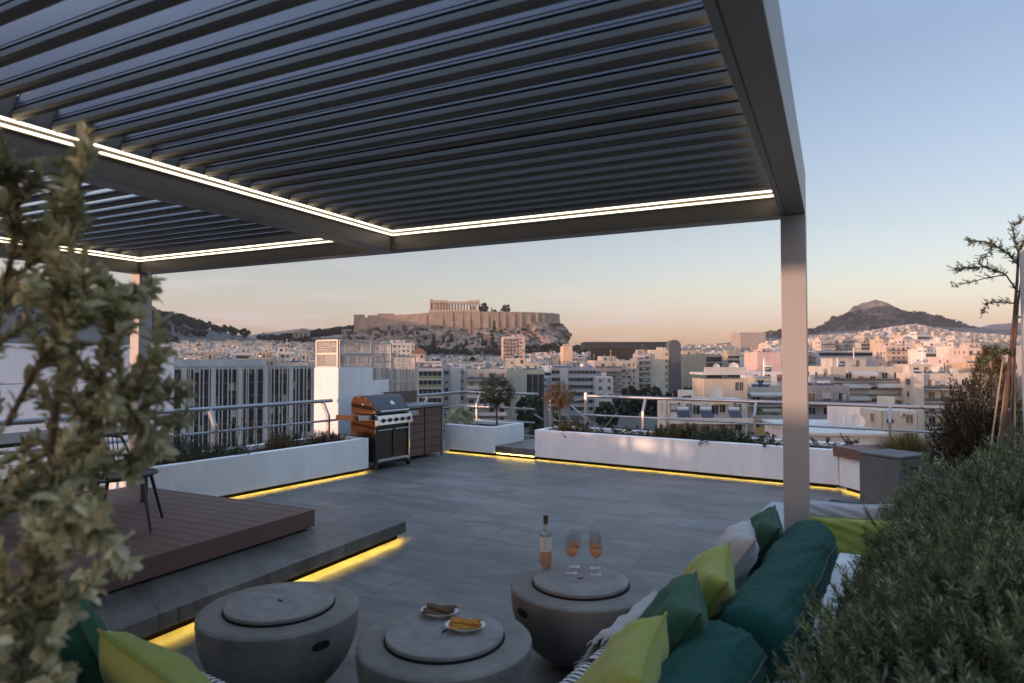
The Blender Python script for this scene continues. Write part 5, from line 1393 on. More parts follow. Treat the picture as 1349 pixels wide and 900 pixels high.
def storey_rows(b, r, w, d, h, n, style, sh=3.05, side='both', topdown=True):
    """front facade at y=0 facing -y; flanks at x=-w/2 and w/2"""
    if style != 'band': facade_clutter(b, r, w, h, n, sh, style)
    for k in range(n):
        z = h - (k + 1) * sh
        if z < .3: break
        if style == 'punched':
            c = max(2, int(w / 2.6)); 
            for i in range(c):
                x = -w / 2 + (i + .5) * w / c
                b.win(x, 0, z + .95, 1.15, 1.45, 0, r.choice((0, 0, 1, 2, 3)))
        elif style == 'balcony':
            b.balcony(-w / 2 + .2, w / 2 - .2, 0, z, 1.4, r.choice((0, 0, 1)) if k == 0 else b.sol, 0)
            c = max(2, int(w / 3.0))
            for i in range(c):
                x = -w / 2 + (i + .5) * w / c
                b.win(x, 0, z + .12, 1.5, 2.15, 0, r.choice((0, 0, 1, 3)))
            if r.random() < .4:
                x = -w / 2 + .4 + r.random() * w * .4; b.awning(x, min(w / 2 - .3, x + w * r.uniform(.3, .5)), -.06, z + 2.75, 1.5, .75)
        elif style == 'mixed':
            xm = w * .1
            b.balcony(-w / 2 + .2, xm, 0, z, 1.3, b.sol, 0)
            for i in range(max(1, int((w / 2 + xm) / 2.8))): b.win(-w / 2 + 1.5 + i * 2.7, 0, z + .12, 1.5, 2.15, 0, r.choice((0, 1, 3)))
            for i in range(max(1, int((w / 2 - xm) / 2.6))): b.win(xm + 1.4 + i * 2.5, 0, z + .95, 1.15, 1.4, 0, r.choice((0, 2, 3)))
            if r.random() < .35: b.awning(-w / 2 + .5, xm - .4, -.06, z + 2.75, 1.4, .7)
        elif style == 'band':
            m = MB(); m.box(-w / 2 + .3, w / 2 - .3, -.03, .03, 0, 1.5, G_)
            c = int(w / 1.5)
            for i in range(c + 1): x = -w / 2 + .3 + (w - .6) * i / c; m.box(x - .05, x + .05, -.08, .02, 0, 1.5, FR_)
            b.part('window', m, (0, 0, z + 1.0)); m = MB(); m.box(-w / 2, w / 2, -.16, -.002, 0, .28, S_); b.part('ledge', m, (0, 0, z + 2.62))
        if side in ('both', 'left') and d > 6 and r.random() < .8:
            for i in range(max(1, int(d / 5))): b.win(-w / 2, 2.5 + i * 4.2, z + .95, 1.1, 1.4, -PI / 2, r.choice((0, 2, 3)))
        if side in ('both', 'right') and d > 6 and r.random() < .8:
            for i in range(max(1, int(d / 5))): b.win(w / 2, 2.5 + i * 4.2, z + .95, 1.1, 1.4, PI / 2, r.choice((0, 2, 3)))
def clutter(b, r, w, d, h, n):
    for i in range(n):
        x, y = r.uniform(-w / 2 + .8, w / 2 - .8), r.uniform(.6, d * .6); k = r.randrange(5)
        if k == 0: b.heater(x, y, h, r.uniform(-.5, .5))
        elif k == 1: b.aerial(x, y, h, r.choice((2, 3, 4)))
        elif k == 2:
            m = MB(); m.box(-.5, .5, -.35, .35, 0, .85, r.choice((S_, TK, RF))); b.part('air_conditioner', m, (x, y, h), r.uniform(-.3, .3))
        elif k == 3:
            m = MB(); q = r.uniform(.8, 1.6); m.box(-q, q, -q * .7, q * .7, 0, r.uniform(1.2, 2.4), W_); b.part('roof_room', m, (x, d * r.uniform(.4, .8), h), 0)
        else:
            m = MB(); m.tube([(0, 0, 0), (0, 0, r.uniform(.8, 1.8))], .16, 6, r.choice((S_, RF, TI))); b.part('flue', m, (x, y, h))
def roofing(b, r, w, d, h, pent=True, tile=False):
    clutter(b, r, w, d, h + .03, max(6, int(w / 1.7)))
    m = MB(); m.box(-w / 2 + .2, w / 2 - .2, .2, d - .2, h - .25, h + .02, RF); b.part('roof', m)
    for x0, x1, y0, y1 in ((-w / 2, w / 2, 0, .2), (-w / 2, w / 2, d - .2, d), (-w / 2, -w / 2 + .2, .2, d - .2), (w / 2 - .2, w / 2, .2, d - .2)):
        pass
    m = MB()
    for x0, x1, y0, y1 in ((-w / 2, w / 2, 0, .2), (-w / 2, w / 2, d - .2, d), (-w / 2, -w / 2 + .2, .2, d - .2), (w / 2 - .2, w / 2, .2, d - .2)): m.box(x0, x1, y0, y1, h + .001, h + .75, W_)
    b.part('parapet', m)
    if pent:
        pw, pd = w * r.uniform(.3, .55), d * r.uniform(.3, .5); px = r.uniform(-w / 2 + pw / 2 + .6, w / 2 - pw / 2 - .6)
        m = MB(); m.box(px - pw / 2, px + pw / 2, d * .35, d * .35 + pd, h + .03, h + 2.75, W_); m.box(px - pw / 2 - .25, px + pw / 2 + .25, d * .35 - .25, d * .35 + pd + .25, h + 2.752, h + 2.9, S_); b.part('penthouse', m)
        b.win(px - pw * .2, d * .35, h + .5, 1.3, 1.6, 0, 0)
        if pw > 4: b.win(px + pw * .25, d * .35, h + .3, 1.0, 2.0, 0, 3)
        b.aerial(px + pw * .3, d * .5, h + 2.9, r.choice((3, 4)))
    for i in range(r.choice((1, 2, 3))): b.heater(r.uniform(-w / 2 + 1.2, w / 2 - 1.2), r.uniform(1.5, d * .3), h + .03, r.uniform(-.4, .4))
    if r.random() < .7: b.dish(r.uniform(-w / 2 + 1, w / 2 - 1), r.uniform(.8, d * .3), h + .03, r.uniform(-.5, .5), .5)
    if r.random() < .8:
        m = MB(); x = r.uniform(-w / 2 + 1.5, w / 2 - 1.5); y = d * r.uniform(.6, .85); m.box(x - .8, x + .8, y - .8, y + .8, h + .03, h + r.uniform(1.5, 2.6), W_); b.part('lift_house', m)
def std_block(seed, w, d, h, style, n=6, pent=True, side='both'):
    b = Bld(); r = random.Random(seed); b.sol = r.choice((0, 1, 2))
    m = MB(); m.box(-w / 2, w / 2, 0, d, -12, h - .002, W_); b.part('wall', m)
    storey_rows(b, r, w, d, h, n, style, side=side); roofing(b, r, w, d, h, pent)
    return b
footprints = []
def hero(name, label, x0, x1, ytop, D, d, col, style, yaw=0.0, cat='building', n=6, pent=True, side='both', seed=1, extra=None, body=True, tops=None):
    """building whose front spans columns x0..x1 with its roof edge at row ytop, standing D metres out"""
    a, c = atd(x0, ytop, D), atd(x1, ytop, D); w = (c.x - a.x) / max(.4, math.cos(yaw)); cx = (a.x + c.x) / 2; zt = a.z
    zb = ground(cx, D) - 1; h = zt - zb - (.75 if pent is not None else 0)
    t = thing(name, label, cat, (cx, D, zb), yaw)
    b = Bld(); r = random.Random(seed); b.sol = r.choice((0, 1, 2))
    if body: m = MB(); m.box(-w / 2, w / 2, 0, d, -3, h - .002, W_); b.part('wall', m)
    if style: storey_rows(b, r, w, d, h, n, style, side=side)
    if pent is not None: roofing(b, r, w, d, h, pent)
    if extra: extra(b, r, w, d, h)
    if pent is None and label.find('overhanging') < 0 and D < 400: clutter(b, r, w, d, h, max(3, int(w / 2.5)))
    b.place(t, col)
    footprints.append((cx, D + d / 2, max(w, d) * .62, x0, x1, ytop, D))
    return t
CREAM, GREY, BEIGE, PINKW, WHITE_ = (.54, .50, .43), (.42, .43, .44), (.45, .41, .35), (.60, .51, .46), (.62, .60, .57)

# -- slatted-facade office on the left
def fins(b, r, w, d, h):
    m = MB(); m.box(-w / 2 + .1, w / 2 - .1, -.05, -.002, h - 24, h - .3, G_)
    for k in range(1, 8): m.box(-w / 2 + .1, w / 2 - .1, -.09, -.052, h - k * 3.15 - .35, h - k * 3.15 - .1, DS)
    b.part('glazing', m)
    # blinds differ from pane to pane
    for i in range(96):
        x = r.uniform(-w / 2 + .5, w / 2 - 2); k = r.randrange(7); q = r.uniform(.6, 1.6); z1 = h - k * 3.15 - .36
        m = MB(); m.box(x, x + q, -.0745 - .0001 * i, -.053, z1 - r.uniform(.5, 2.4), z1, r.choice((AW, S_, GS, RL, SH))); b.part('blind', m)
    nb = max(3, round(w / 6.2))
    for i in range(nb + 1):
        x = -w / 2 + .3 + (w - .6) * i / nb
        m = MB(); m.box(-.42, .42, -.75, -.1, h - 24, h + .2, S_); b.part('pilaster', m, (x, 0, 0), 0, 'pil')
        for j in range(1, 9):
            if i == nb or j in (4, 7): continue
            m = MB(); m.box(-.09, .09, -.6, -.1, h - 24, h + .1, S_); b.part('fin', m, (x + j * (w - .6) / nb / 9 + .12 * ((j * 7 + i) % 3 - 1), 0, 0), 0, 'fin')
Yf = R(40)
def fin_office():
    A_ = Vector((-39 * 2.0, 71 * 2.0)); B_ = Vector((-13.3 * 2.0, 92 * 2.0))
    v = B_ - A_; w = v.length; yaw = math.atan2(v.y, v.x); c = (A_ + B_) / 2; zb = ground(c.x, c.y) - 1
    zt = CAMH - 11 / FOC * 152
    t = thing('slatted_office', 'office block with white vertical fins and dark glass behind the left railing', 'building', (c.x, c.y, zb), yaw)
    b = Bld(); r = random.Random(3); h = zt - zb; m = MB(); m.box(-w / 2, w / 2, 0, 16, -3, h - .002, W_); b.part('wall', m); fins(b, r, w, 16, h)
    m = MB(); m.box(-w / 2, w / 2, .1, 16, h, h + .45, RF); b.part('roof', m)
    m = MB(); m.box(w * .18, w * .44, 5, 14, h + .46, h + 3.6, W_); m.box(w * .17, w * .45, 4.5, 14.5, h + 3.61, h + 3.9, S_); b.part('penthouse', m)
    for q in range(6): b.win(w * .2 + q * 2.6, 5, h + .9, 1.6, 1.9, 0, 0)
    m = MB(); m.box(-w * .45, -w * .1, 6, 13, h + .46, h + 2.0, W_); b.part('lift_house', m)
    b.place(t, GREY)
    for f in (0, .25, .5, .75, 1): q = A_ + v * f; footprints.append((q.x, q.y + 8, 14, 225, 550, 485, 150))
fin_office()
# -- row of middle-distance blocks, left to right
def pil(x0f, x1f, m_, proud=.5, z=20):
    def f(b, r, w, d, h):
        m = MB(); m.box(-w / 2 + w * x0f, -w / 2 + w * x1f, -proud, -.002, h - z, h + .4, m_); b.part('stair_panel', m)
    return f
def spandrel(b, r, w, d, h):
    for k in range(6):
        m = MB(); m.box(-w / 2 + .2, w / 2 - .2, -.12, -.002, 0, .95, GS); b.part('spandrel', m, (0, 0, h - (k + 1) * 3.05), 0, 'sp')
    m = MB(); m.box(-w / 2, w / 2, -.3, 3, h + .76, h + 1.0, SH); b.part('fascia', m)
hero('banded_office', 'office with olive-green bands and ribbon windows right of the slatted facade', 550, 583, 484.5, 226, 14, WHITE_, 'band', R(3), n=6, pent=False, seed=11, extra=spandrel)
hero('white_shaft_block', 'apartment block with tall windowless white stair shaft behind the grey shrub', 583, 614, 483, 232, 14, GREY, 'punched', R(2), n=6, pent=False, seed=12, side='none', extra=pil(.35, .78, S_))
hero('grey_apartment_block', 'grey apartment block with long balconies behind the round topiary tree', 614, 668, 486, 228, 16, (.36, .38, .38), 'balcony', R(4), n=6, pent=True, seed=13)
def glass_strips(b, r, w, d, h):
    for i in range(3):
        m = MB(); m.box(-.0, w * .145, -.06, -.002, h - 22, h - 1.0, G_)
        for k in range(7): m.box(0, w * .145, -.1, -.061, h - 1.2 - k * 3.0, h - 1.0 - k * 3.0, DS)
        b.part('glass_strip', m, (-w / 2 + w * (.53 + i * .158), 0, 0), 0, 'gs')
hero('blank_wall_block', 'cream block with blank side wall and three dark glass strips, between the two small trees', 668, 717, 487, 250, 14, (.52, .47, .37), None, R(2), pent=True, seed=14, extra=glass_strips)
hero('rooftop_flat', 'cream rooftop flat on the blank wall block with golden sunlit side', 668, 694, 472, 256, 9, (.56, .48, .36), 'punched', R(3), n=1, pent=None, seed=15)
hero('grey_banded_office', 'grey office with long ribbon windows and stepped terraces behind the reddish tree', 726, 786, 484, 275, 16, (.36, .38, .42), 'band', R(-6), n=7, pent=True, seed=16, extra=pil(.20, .38, S_, .3))
hero('neoclassical_house', 'small pale neoclassical facade with tall narrow windows left of the beige balcony block', 785, 808, 497, 262, 12, (.52, .52, .5), 'punched', R(-3), n=4, pent=None, seed=17)
hero('beige_balcony_block', 'broad beige apartment block with recessed balconies below the museum roof', 783, 842, 475, 325, 18, BEIGE, 'mixed', R(5), n=7, pent=True, seed=18)
hero('stacked_balcony_block', 'narrow apartment tower with dark stacked balconies left of the cream blank wall', 840, 857, 466, 350, 14, (.40, .38, .35), 'balcony', R(0), n=9, pent=True, seed=19)
def arch_tower(b, r, w, d, h):
    m = MB(); x = w * .29; m.box(x - 3.2, x + 3.2, -1.4, 4, h - 34, h + 2.2, DS)
    m.M = Matrix.Translation((x, 4, h + 2.2)) @ Matrix.Rotation(R(90), 4, 'X'); n = 16
    pts = [(3.2 * math.cos(PI * i / n), 3.2 * math.sin(PI * i / n)) for i in range(n + 1)]; m.prism(pts, 0, 5.4, DS); m.M = None
    b.part('arched_tower', m)
    for k in range(8):
        for q in (.03, .47): b.win(w * q, 0, h - 3.2 - k * 3.4, .9, 1.5, 0, 0)
hero('arch_topped_block', 'cream block with sunlit blank wall and dark arch-topped tower below the museum', 856, 897, 461, 352, 15, (.62, .55, .43), None, R(4), pent=None, seed=20, extra=arch_tower)
def side_glass(b, r, w, d, h):
    m = MB(); m.box(w * .12, w * .5 - .2, -.08, -.002, h - 26, h - .6, G_)
    for k in range(9): m.box(w * .12, w * .5 - .2, -.14, -.081, h - .9 - k * 3.1, h - .55 - k * 3.1, S_ if k % 2 else DS)
    b.part('glazing', m)
hero('beige_glass_block', 'beige windowless block with dark blue glass wing right of the arch-topped tower', 896, 951, 467, 380, 18, (.42, .37, .29), None, R(-2), pent=True, seed=21, extra=side_glass)
def peach(b, r, w, d, h):
    m = MB(); m.box(-w / 2 - .5, w / 2 + .5, -.6, d + .3, h + .76, h + 1.2, S_); b.part('roof_slab', m)
    m = MB()
    for i in range(16): x = -w / 2 + .3 + i * (w - .6) / 15; m.box(x - .22, x + .22, .1, .22, h + 1.21, h + 2.1, S_)
    m.box(-w / 2, w / 2, .08, .24, h + 2.11, h + 2.25, S_); b.part('balustrade', m)
    b.dish(w * .22, .8, h + 1.2, -.2, 1.0); b.dish(-w * .12, 2.4, h + 1.2, .1, .8)
    for q in (.26, .36): b.win(w * q, 0, h - 2.3, .7, 1.6, 0, 0)
hero('peach_rooftop_house', 'peach rooftop house with overhanging slab and satellite dishes above the long railing', 927, 985, 499, 128, 7, (.53, .46, .37), None, R(3), pent=None, seed=22, extra=peach)
def white_terrace(b, r, w, d, h):
    big = MB(); b.heater(0, 0, 0); nm_, hm_, *_ = b.parts.pop(); big.v = [(q[0] * 1.25, q[1] * 1.25, q[2] * 1.5) for q in hm_.v]; big.f, big.m = hm_.f, hm_.m
    for x in (-.30, -.02, .32): b.part('solar_heater', big, (w * x, -1.8, h - 3.4), .15, 'bigheater')
    for x in (-.38, -.12, .12): b.win(w * x, 0, h - 2.4, 1.3, 1.5, 0, r.choice((0, 1)))
    m = MB(); m.box(-w / 2, w / 2, -4, -.01, h - 3.7, h - 3.45, RF); m.box(-w / 2, w / 2, -4.1, -4.0, h - 3.7, h - 2.7, W_); b.part('terrace', m)
    b.dish(-w * .42, -1.5, h - 3.4, .2, .55)
    m = MB(); m.box(w * .1, w * .28, -.9, -.02, h - .75, h - .6, YB); b.part('door_canopy', m)
hero('cream_terrace_house', 'cream terrace house with solar water heaters behind the long railing', 877, 982, 527, 112, 8, (.60, .55, .48), 'punched', R(-3), n=2, pent=None, seed=23, extra=white_terrace)
def yb(b, r, w, d, h):
    b.awning(-w * .45, w * .45, -.1, h - .3, 1.5, .6)
    m = MB(); m.box(-w / 2 + .5, w / 2 - .5, -1.46, -1.42, h - 9.1, h - 7.6, YB); b.part('blind', m)
hero('awning_apartment', 'narrow apartment block with grey awning and ochre blind left of the right pergola post', 982, 1034, 510, 140, 12, (.48, .44, .36), 'balcony', R(4), n=5, pent=True, seed=24, extra=yb)
hero('white_roof_house', 'white rooftop house with small windows directly left of the right pergola post', 988, 1034, 490, 155, 8, (.58, .58, .58), 'punched', R(-4), n=2, pent=None, seed=25)
hero('grey_modern_house', 'dark grey set-back apartment block right of the pergola post with small canopy', 1060, 1118, 508, 136, 14, (.24, .25, .28), 'balcony', R(-5), n=4, pent=False, seed=26)
def big_awn(b, r, w, d, h):
    for k, z in enumerate((h - 3.05, h - 6.1, h - 9.15)):
        for x in (-.40, -.02) if k else (-.3,):
            b.awning(w * x, w * (x + .30), -1.4, z + 2.6, 1.5, .9)
hero('wide_awning_apartment', 'wide cream apartment block with three tiers of grey awnings and balconies right of the post', 1092, 1207, 483, 168, 16, (.50, .47, .41), 'balcony', R(4), n=5, pent=True, seed=27, extra=big_awn)
def corner_col(b, r, w, d, h):
    m = MB(); m.box(-w / 2 - .3, -w / 2 + 1.6, -1.5, -.002, h - 20, h + .7, W_); b.part('stair_panel', m)
    m = MB(); m.box(-w * .08, w * .12, -.1, -.002, h - 3.6, h - .6, S_); b.part('blind', m)
hero('cream_corner_apartment', 'cream apartment block with white blind and single balcony right of the awning block', 1205, 1300, 492, 160, 15, (.57, .52, .44), 'mixed', R(-3), n=5, pent=True, seed=28, extra=corner_col)
hero('yellow_house', 'low cream house with flat slab and two dark doors below the awning block', 1160, 1210, 541, 108, 9, (.54, .50, .42), 'punched', R(-2), n=2, pent=None, seed=29)
def flatroof(b, r, w, d, h):
    m = MB(); m.box(-w / 2 - .3, w / 2 + .3, -.3, d, h, h + .25, S_); b.part('roof', m); b.dish(w * .22, 2, h + .25, .2, .7)
hero('low_white_roof', 'low building with flat white roof and satellite dish below the grey block, beyond the railing', 1064, 1168, 574, 62, 14, (.55, .55, .55), None, R(-6), pent=None, seed=30, extra=flatroof)
hero('pink_tower_block', 'pinkish tall apartment block rising in front of the citadel rock, right half', 663, 692, 443.5, 560, 18, (.62, .44, .38), 'mixed', R(6), n=7, pent=True, seed=31)
hero('pale_block', 'pale block with sunlit yellow end wall below the left half of the citadel', 500, 546, 452, 430, 18, WHITE_, 'punched', R(10), n=5, pent=True, seed=32)
hero('pink_rooftop_flat', 'pink rooftop flat with two windows above the olive-banded office', 541, 582, 476, 246, 8, (.62, .47, .42), 'punched', R(2), n=1, pent=None, seed=33)
def hip(b, r, w, d, h):
    m = MB(); m.faces([(-w / 2 - .5, -.5, h), (w / 2 + .5, -.5, h), (w / 2 + .5, d + .5, h), (-w / 2 - .5, d + .5, h), (-w / 2 + 2, d / 2, h + 2.6), (w / 2 - 2, d / 2, h + 2.6)], [(0, 1, 5, 4), (1, 2, 5), (2, 3, 4, 5), (3, 0, 4), (3, 2, 1, 0)], TI); b.part('tiled_roof', m)
hero('tiled_roof_house', 'house with red-brown tiled hip roof above the pink rooftop flat', 542, 560, 466, 300, 10, CREAM, 'punched', R(4), n=1, pent=None, seed=34, extra=hip)
hero('horizon_slab_block', 'huge windowless concrete block on the skyline left of the right pergola post', 975, 1009, 438, 820, 30, (.40, .34, .30), None, R(3), pent=None, seed=35)
hero('pink_wall_block', 'block with large pink sunlit wall just left of the right pergola post', 997, 1030, 464, 330, 16, (.62, .47, .42), None, R(3), pent=True, seed=36)
def arcade(b, r, w, d, h):
    m = MB()
    for i in range(34): x = -w / 2 + 1 + i * (w - 2) / 33; m.box(x - 1.0, x + 1.0, -.08, -.002, h - 4.2, h - 1.6, G_)
    b.part('window', m)
hero('long_white_arcade_block', 'long low white block with a row of square openings below the conical hill', 1078, 1180, 462, 520, 20, (.60, .53, .48), None, R(3), pent=None, seed=37, extra=arcade)
hero('sunlit_tier_block', 'pink tiered apartment block with sunlit terraces right of the long arcade block', 1168, 1212, 455, 430, 18, (.60, .48, .40), 'balcony', R(-3), n=4, pent=True, seed=38)
hero('pink_stepped_block', 'pale pink stepped block left of the golden conifer with bright upper terrace', 1276, 1312, 458, 300, 16, (.64, .50, .44), 'balcony', R(-8), n=5, pent=True, seed=39)
hero('peach_corner_block', 'block with glowing peach side wall between cream apartment and conifer', 1280, 1322, 478, 185, 14, (.56, .41, .28), 'punched', R(-10), n=4, pent=True, seed=40)
hero('peach_side_wall_block', 'block with peach sunlit end wall right of the citadel base', 742, 754, 456, 470, 16, (.64, .46, .32), None, R(3), pent=False, seed=41)
hero('olive_flat_block', 'olive-beige block with golden lit terrace before the skyline slab', 958, 990, 466, 420, 16, (.40, .36, .25), 'band', R(3), n=5, pent=True, seed=42)
# unseen taller blocks added to the west, keeping late sun off the nearer roofs
for i, (x, y, zt_, w) in enumerate(((-205, -72, 11.0, 24), (-212, -44, 13.5, 24), (-206, -14, 10.5, 26), (-214, 16, 13.0, 26), (-208, 46, 9.5, 26), (-216, 78, 12.0, 28), (-222, 112, 10.0, 28), (-230, 146, 12.5, 30))):
    zb = ground(x, y) - 1; b = std_block(900 + i, w, 14, zt_ - zb - 3, ('balcony', 'mixed', 'punched')[i % 3], n=3, pent=True); m_ = b.merged().mesh('apartment_block', CM)
    o = inst('apartment_block', m_, None, (x, y, zb), (0, 0, R(90))); o.color = (*CREAM, 1); tag(o, 'unseen cream apartment block added west of the terrace to block the sun', 'building', 'added sun-blocking houses')
# dark museum roof
mu = thing('museum', 'wide museum with flat dark overhanging roof right of the citadel', 'museum', (*atd(829, 458, 520)[:2], ground(93, 520)), R(-2))
zt = atd(829, 450.5, 520).z - ground(93, 520)
b = MB(); b.box(-36, 36, 0, 40, zt - 5.6, zt); b.build('roof', mat('museum_roof', (.028, .03, .036), .45), mu)
b = MB(); b.box(-30, 30, 4, 36, 0, zt - 5.61); b.build('hall', CM[G_], mu)
footprints.append((93, 540, 50, 770, 888, 451, 520))
# ruined theatre arches and stone house on the left foot of the rock
od = thing('ruined_theatre', 'ruined stone theatre front with rows of arches at the left foot of the citadel', 'ruin', (*atd(425, 445, 900)[:2], atd(425, 451, 900).z - 6), R(5))
b = MB(); b.box(-40, 34, 0, 4, 0, 12); b.box(-40, -18, 0, 5, 12, 21); b.box(-30, -24, 0, 4.5, 21, 25); b.box(26, 40, -2, 12, 0, 24); b.build('wall', WALLST, od)
b = MB()
for i in range(12): x = -37 + i * 6; b.box(x - 1.2, x + 1.2, -.1, -.005, 5, 10)
for i in range(3): x = -35 + i * 6; b.box(x - 1.1, x + 1.1, -.1, -.005, 13.5, 18)
for i in range(3):
    for k in range(3): x = 28.5 + i * 4.2; b.box(x - .9, x + .9, -2.1, -2.005, 4 + k * 6.5, 8 + k * 6.5)
b.build('arches', CM[G_], od)

# ------------------------------------------------------------------ distant trees
TREE_D = leafmat('far_tree_leaf', hexc('#1d261a'), hexc('#2a3524'), hexc('#3a452f'), .8, .1)
def far_tree(kind, seed, n):
    r = random.Random(seed); lv = MB()
    for i in range(n):
        if kind == 'cypress':
            h = r.random(); rad = .14 * math.sin(PI * min(1, h * .85 + .12)) * r.uniform(.4, 1); a = r.random() * 6.28; p = Vector((math.cos(a) * rad, math.sin(a) * rad, h)); s = .09
        elif kind == 'pine':
            v = rv(r); p = Vector((v.x * .5, v.y * .5, .72 + v.z * .26)) * r.uniform(.8, 1.05); s = .17
        else:
            v = rv(r); q = 1 + .35 * noise.noise(v * 2 + Vector((seed, 0, 0))); p = Vector((v.x * .45, v.y * .45, .55 + v.z * .42)) * q; s = .16
        a, b = rv(r), rv(r); lv.face([p + a * s, p + b * s, p - a * s * .8, p - b * s * .7], 0)
    lv.tube([(0, 0, 0), (0, 0, .6)], [.035, .02], 5, 1)
    return lv.mesh('far_tree', [TREE_D, BARK])
FT = {k: [far_tree(k, i + 1, n) for i in range(3)] for k, n in (('cypress', 110), ('pine', 150), ('round', 190))}
def ftree(name, label, px, D, y0, h, kind, i, group=None, z=None):
    p = atd(px, y0, D); o = inst(name, FT[kind][i % 3], None, (p.x, D, p.z if z is None else z), (0, 0, i * 1.7), (h, h, h))
    return tag(o, label, 'tree', group)
for i, (px, y0, h, k, lab) in enumerate(((637, 413, 13, 'round', 'broad dark pine beside the right end of the temple'), (648, 413, 8, 'cypress', 'thin lone cypress on the citadel right of the broad pine'), (652, 413, 5, 'round', 'tiny round tree right of the thin cypress on the citadel'),
        (660, 413, 7, 'cypress', 'small cypress between tiny tree and the rightmost dark pine on the citadel'), (667, 413, 11, 'round', 'dark pine standing rightmost on the citadel plateau'))):
    ftree('citadel_tree', lab, px, 905, y0, h, k, i)
r = random.Random(31)
base_c = [(555, 468, 13), (571, 462, 20), (584, 461, 18), (595, 462, 20), (614, 464, 16), (636, 464, 18), (640, 462, 14), (649, 464, 22), (534, 462, 12), (528, 466, 12), (651, 437, 14)]
ords = ['first', 'second', 'third', 'fourth', 'fifth', 'sixth', 'seventh', 'eighth', 'ninth', 'tenth', 'eleventh', 'twelfth']
for i, (px, y0, h) in enumerate(sorted(base_c)): ftree('cypress', f'dark cypress at the foot of the citadel rock, {ords[i]} from the left', px, 835, y0, h, 'cypress', i, 'cypresses below the citadel')
for i, (px, D, y0, h, lab) in enumerate(((828, 210, 552, 9, 'dark round street tree below the beige balcony block'), (856, 215, 550, 9, 'dark round street tree below the stacked balcony tower'), (800, 190, 566, 7, 'dark street tree low behind the tall steel post'), (886, 240, 540, 6, 'brown-green tree on a terrace below the arch-topped tower'), (912, 260, 534, 7, 'dark green tree beside the terrace left of the peach house'), (700, 205, 566, 9, 'dark tree low behind the threshold step'), (720, 150, 590, 8, 'bushy tree low between the two planters'))):
    ftree('street_tree', lab, px, D, y0, h, 'round', i)
def woods(name, pts_fn, n, seed, hmin, hmax):
    r = random.Random(seed); big = MB(); tmpl = []
    for k in ('round', 'pine', 'cypress'):
        q = MB(); rr = random.Random(5)
        for i in range(46):
            if k == 'cypress': h = rr.random(); a = rr.random() * 6.28; rad = .14 * math.sin(PI * min(1, h * .85 + .12)); p = Vector((math.cos(a) * rad, math.sin(a) * rad, h)); s = .12
            else: v = rv(rr); p = Vector((v.x * .48, v.y * .48, .58 + v.z * .36)); s = .26
            a, b = rv(rr), rv(rr); q.face([p + a * s, p + b * s, p - a * s * .8, p - b * s * .7])
        tmpl.append(q)
    for i in range(n):
        x, y, z = pts_fn(r); q = r.choice(tmpl[:2] * 4 + tmpl[2:]); h = r.uniform(hmin, hmax); c, s = math.cos(i), math.sin(i); k = len(big.v)
        big.v += [(x + (v[0] * c - v[1] * s) * h, y + (v[0] * s + v[1] * c) * h, z + v[2] * h) for v in q.v]; big.f += [tuple(k + u for u in f) for f in q.f]; big.m += q.m
    return tag(big.build(name, TREE_D), kind='stuff')
def w_citadel(r):
    a = r.uniform(PI * 1.0, PI * 2.0); x, y = acro_outline(a); k = r.uniform(62, 108); x += math.cos(a) * k; y += math.sin(a) * k
    X = AX + x * math.cos(AYAW) - y * math.sin(AYAW); Y = AY + x * math.sin(AYAW) + y * math.cos(AYAW)
    return X, Y, ground(X, Y) + max(0, (80 - k) * .22) - 1
woods('citadel_woods', w_citadel, 760, 3, 4, 8)
def w_scrub(r):
    while True:
        x, y, z = r.choice(ROCKV)
        if y < -20 and 12 < z < 42 and noise.noise(Vector((x * .05, y * .05, z * .09))) > -.1: break
    x += r.uniform(-2, 2); y += r.uniform(-2, 2)
    return AX + x * math.cos(AYAW) - y * math.sin(AYAW), AY + x * math.sin(AYAW) + y * math.cos(AYAW), z - .7
woods('rock_scrub', w_scrub, 420, 13, 1.6, 3.6)
HV = [v for v in o_vs['conical_hill'] if v[1] < 2380 and 70 < v[2] < 168]
woods('hill_woods', lambda r: (lambda v: (v[0] + r.uniform(-5, 5), v[1] + r.uniform(-5, 5), v[2] - 2))(r.choice(HV)), 1100, 14, 6, 13)
woods('left_hill_woods', lambda r: (lambda X, Y: (X, Y, ground(X, Y) - 1))(r.gauss(-575, 105), r.gauss(740, 110)), 900, 4, 7, 13)
def w_west(r):
    X = r.uniform(-270, -225); Y = 905 + r.uniform(-30, 40); return X, Y, ground(X, Y) + 8 + (X + 270) * .22
woods('west_foot_woods', lambda r: (lambda px, D: (((px - 674.5) / FOC) * D, D, CAMH + (474 - (447 - (px - 345) * .12)) / FOC * D - 7))(r.uniform(345, 470), r.uniform(935, 985)), 190, 6, 7, 12)
woods('park_woods', lambda r: (lambda px, D: (((px - 674.5) / FOC) * D, D, ground(((px - 674.5) / FOC) * D, D) + 2))(r.uniform(1196, 1300), r.uniform(830, 900)), 160, 7, 12, 17)

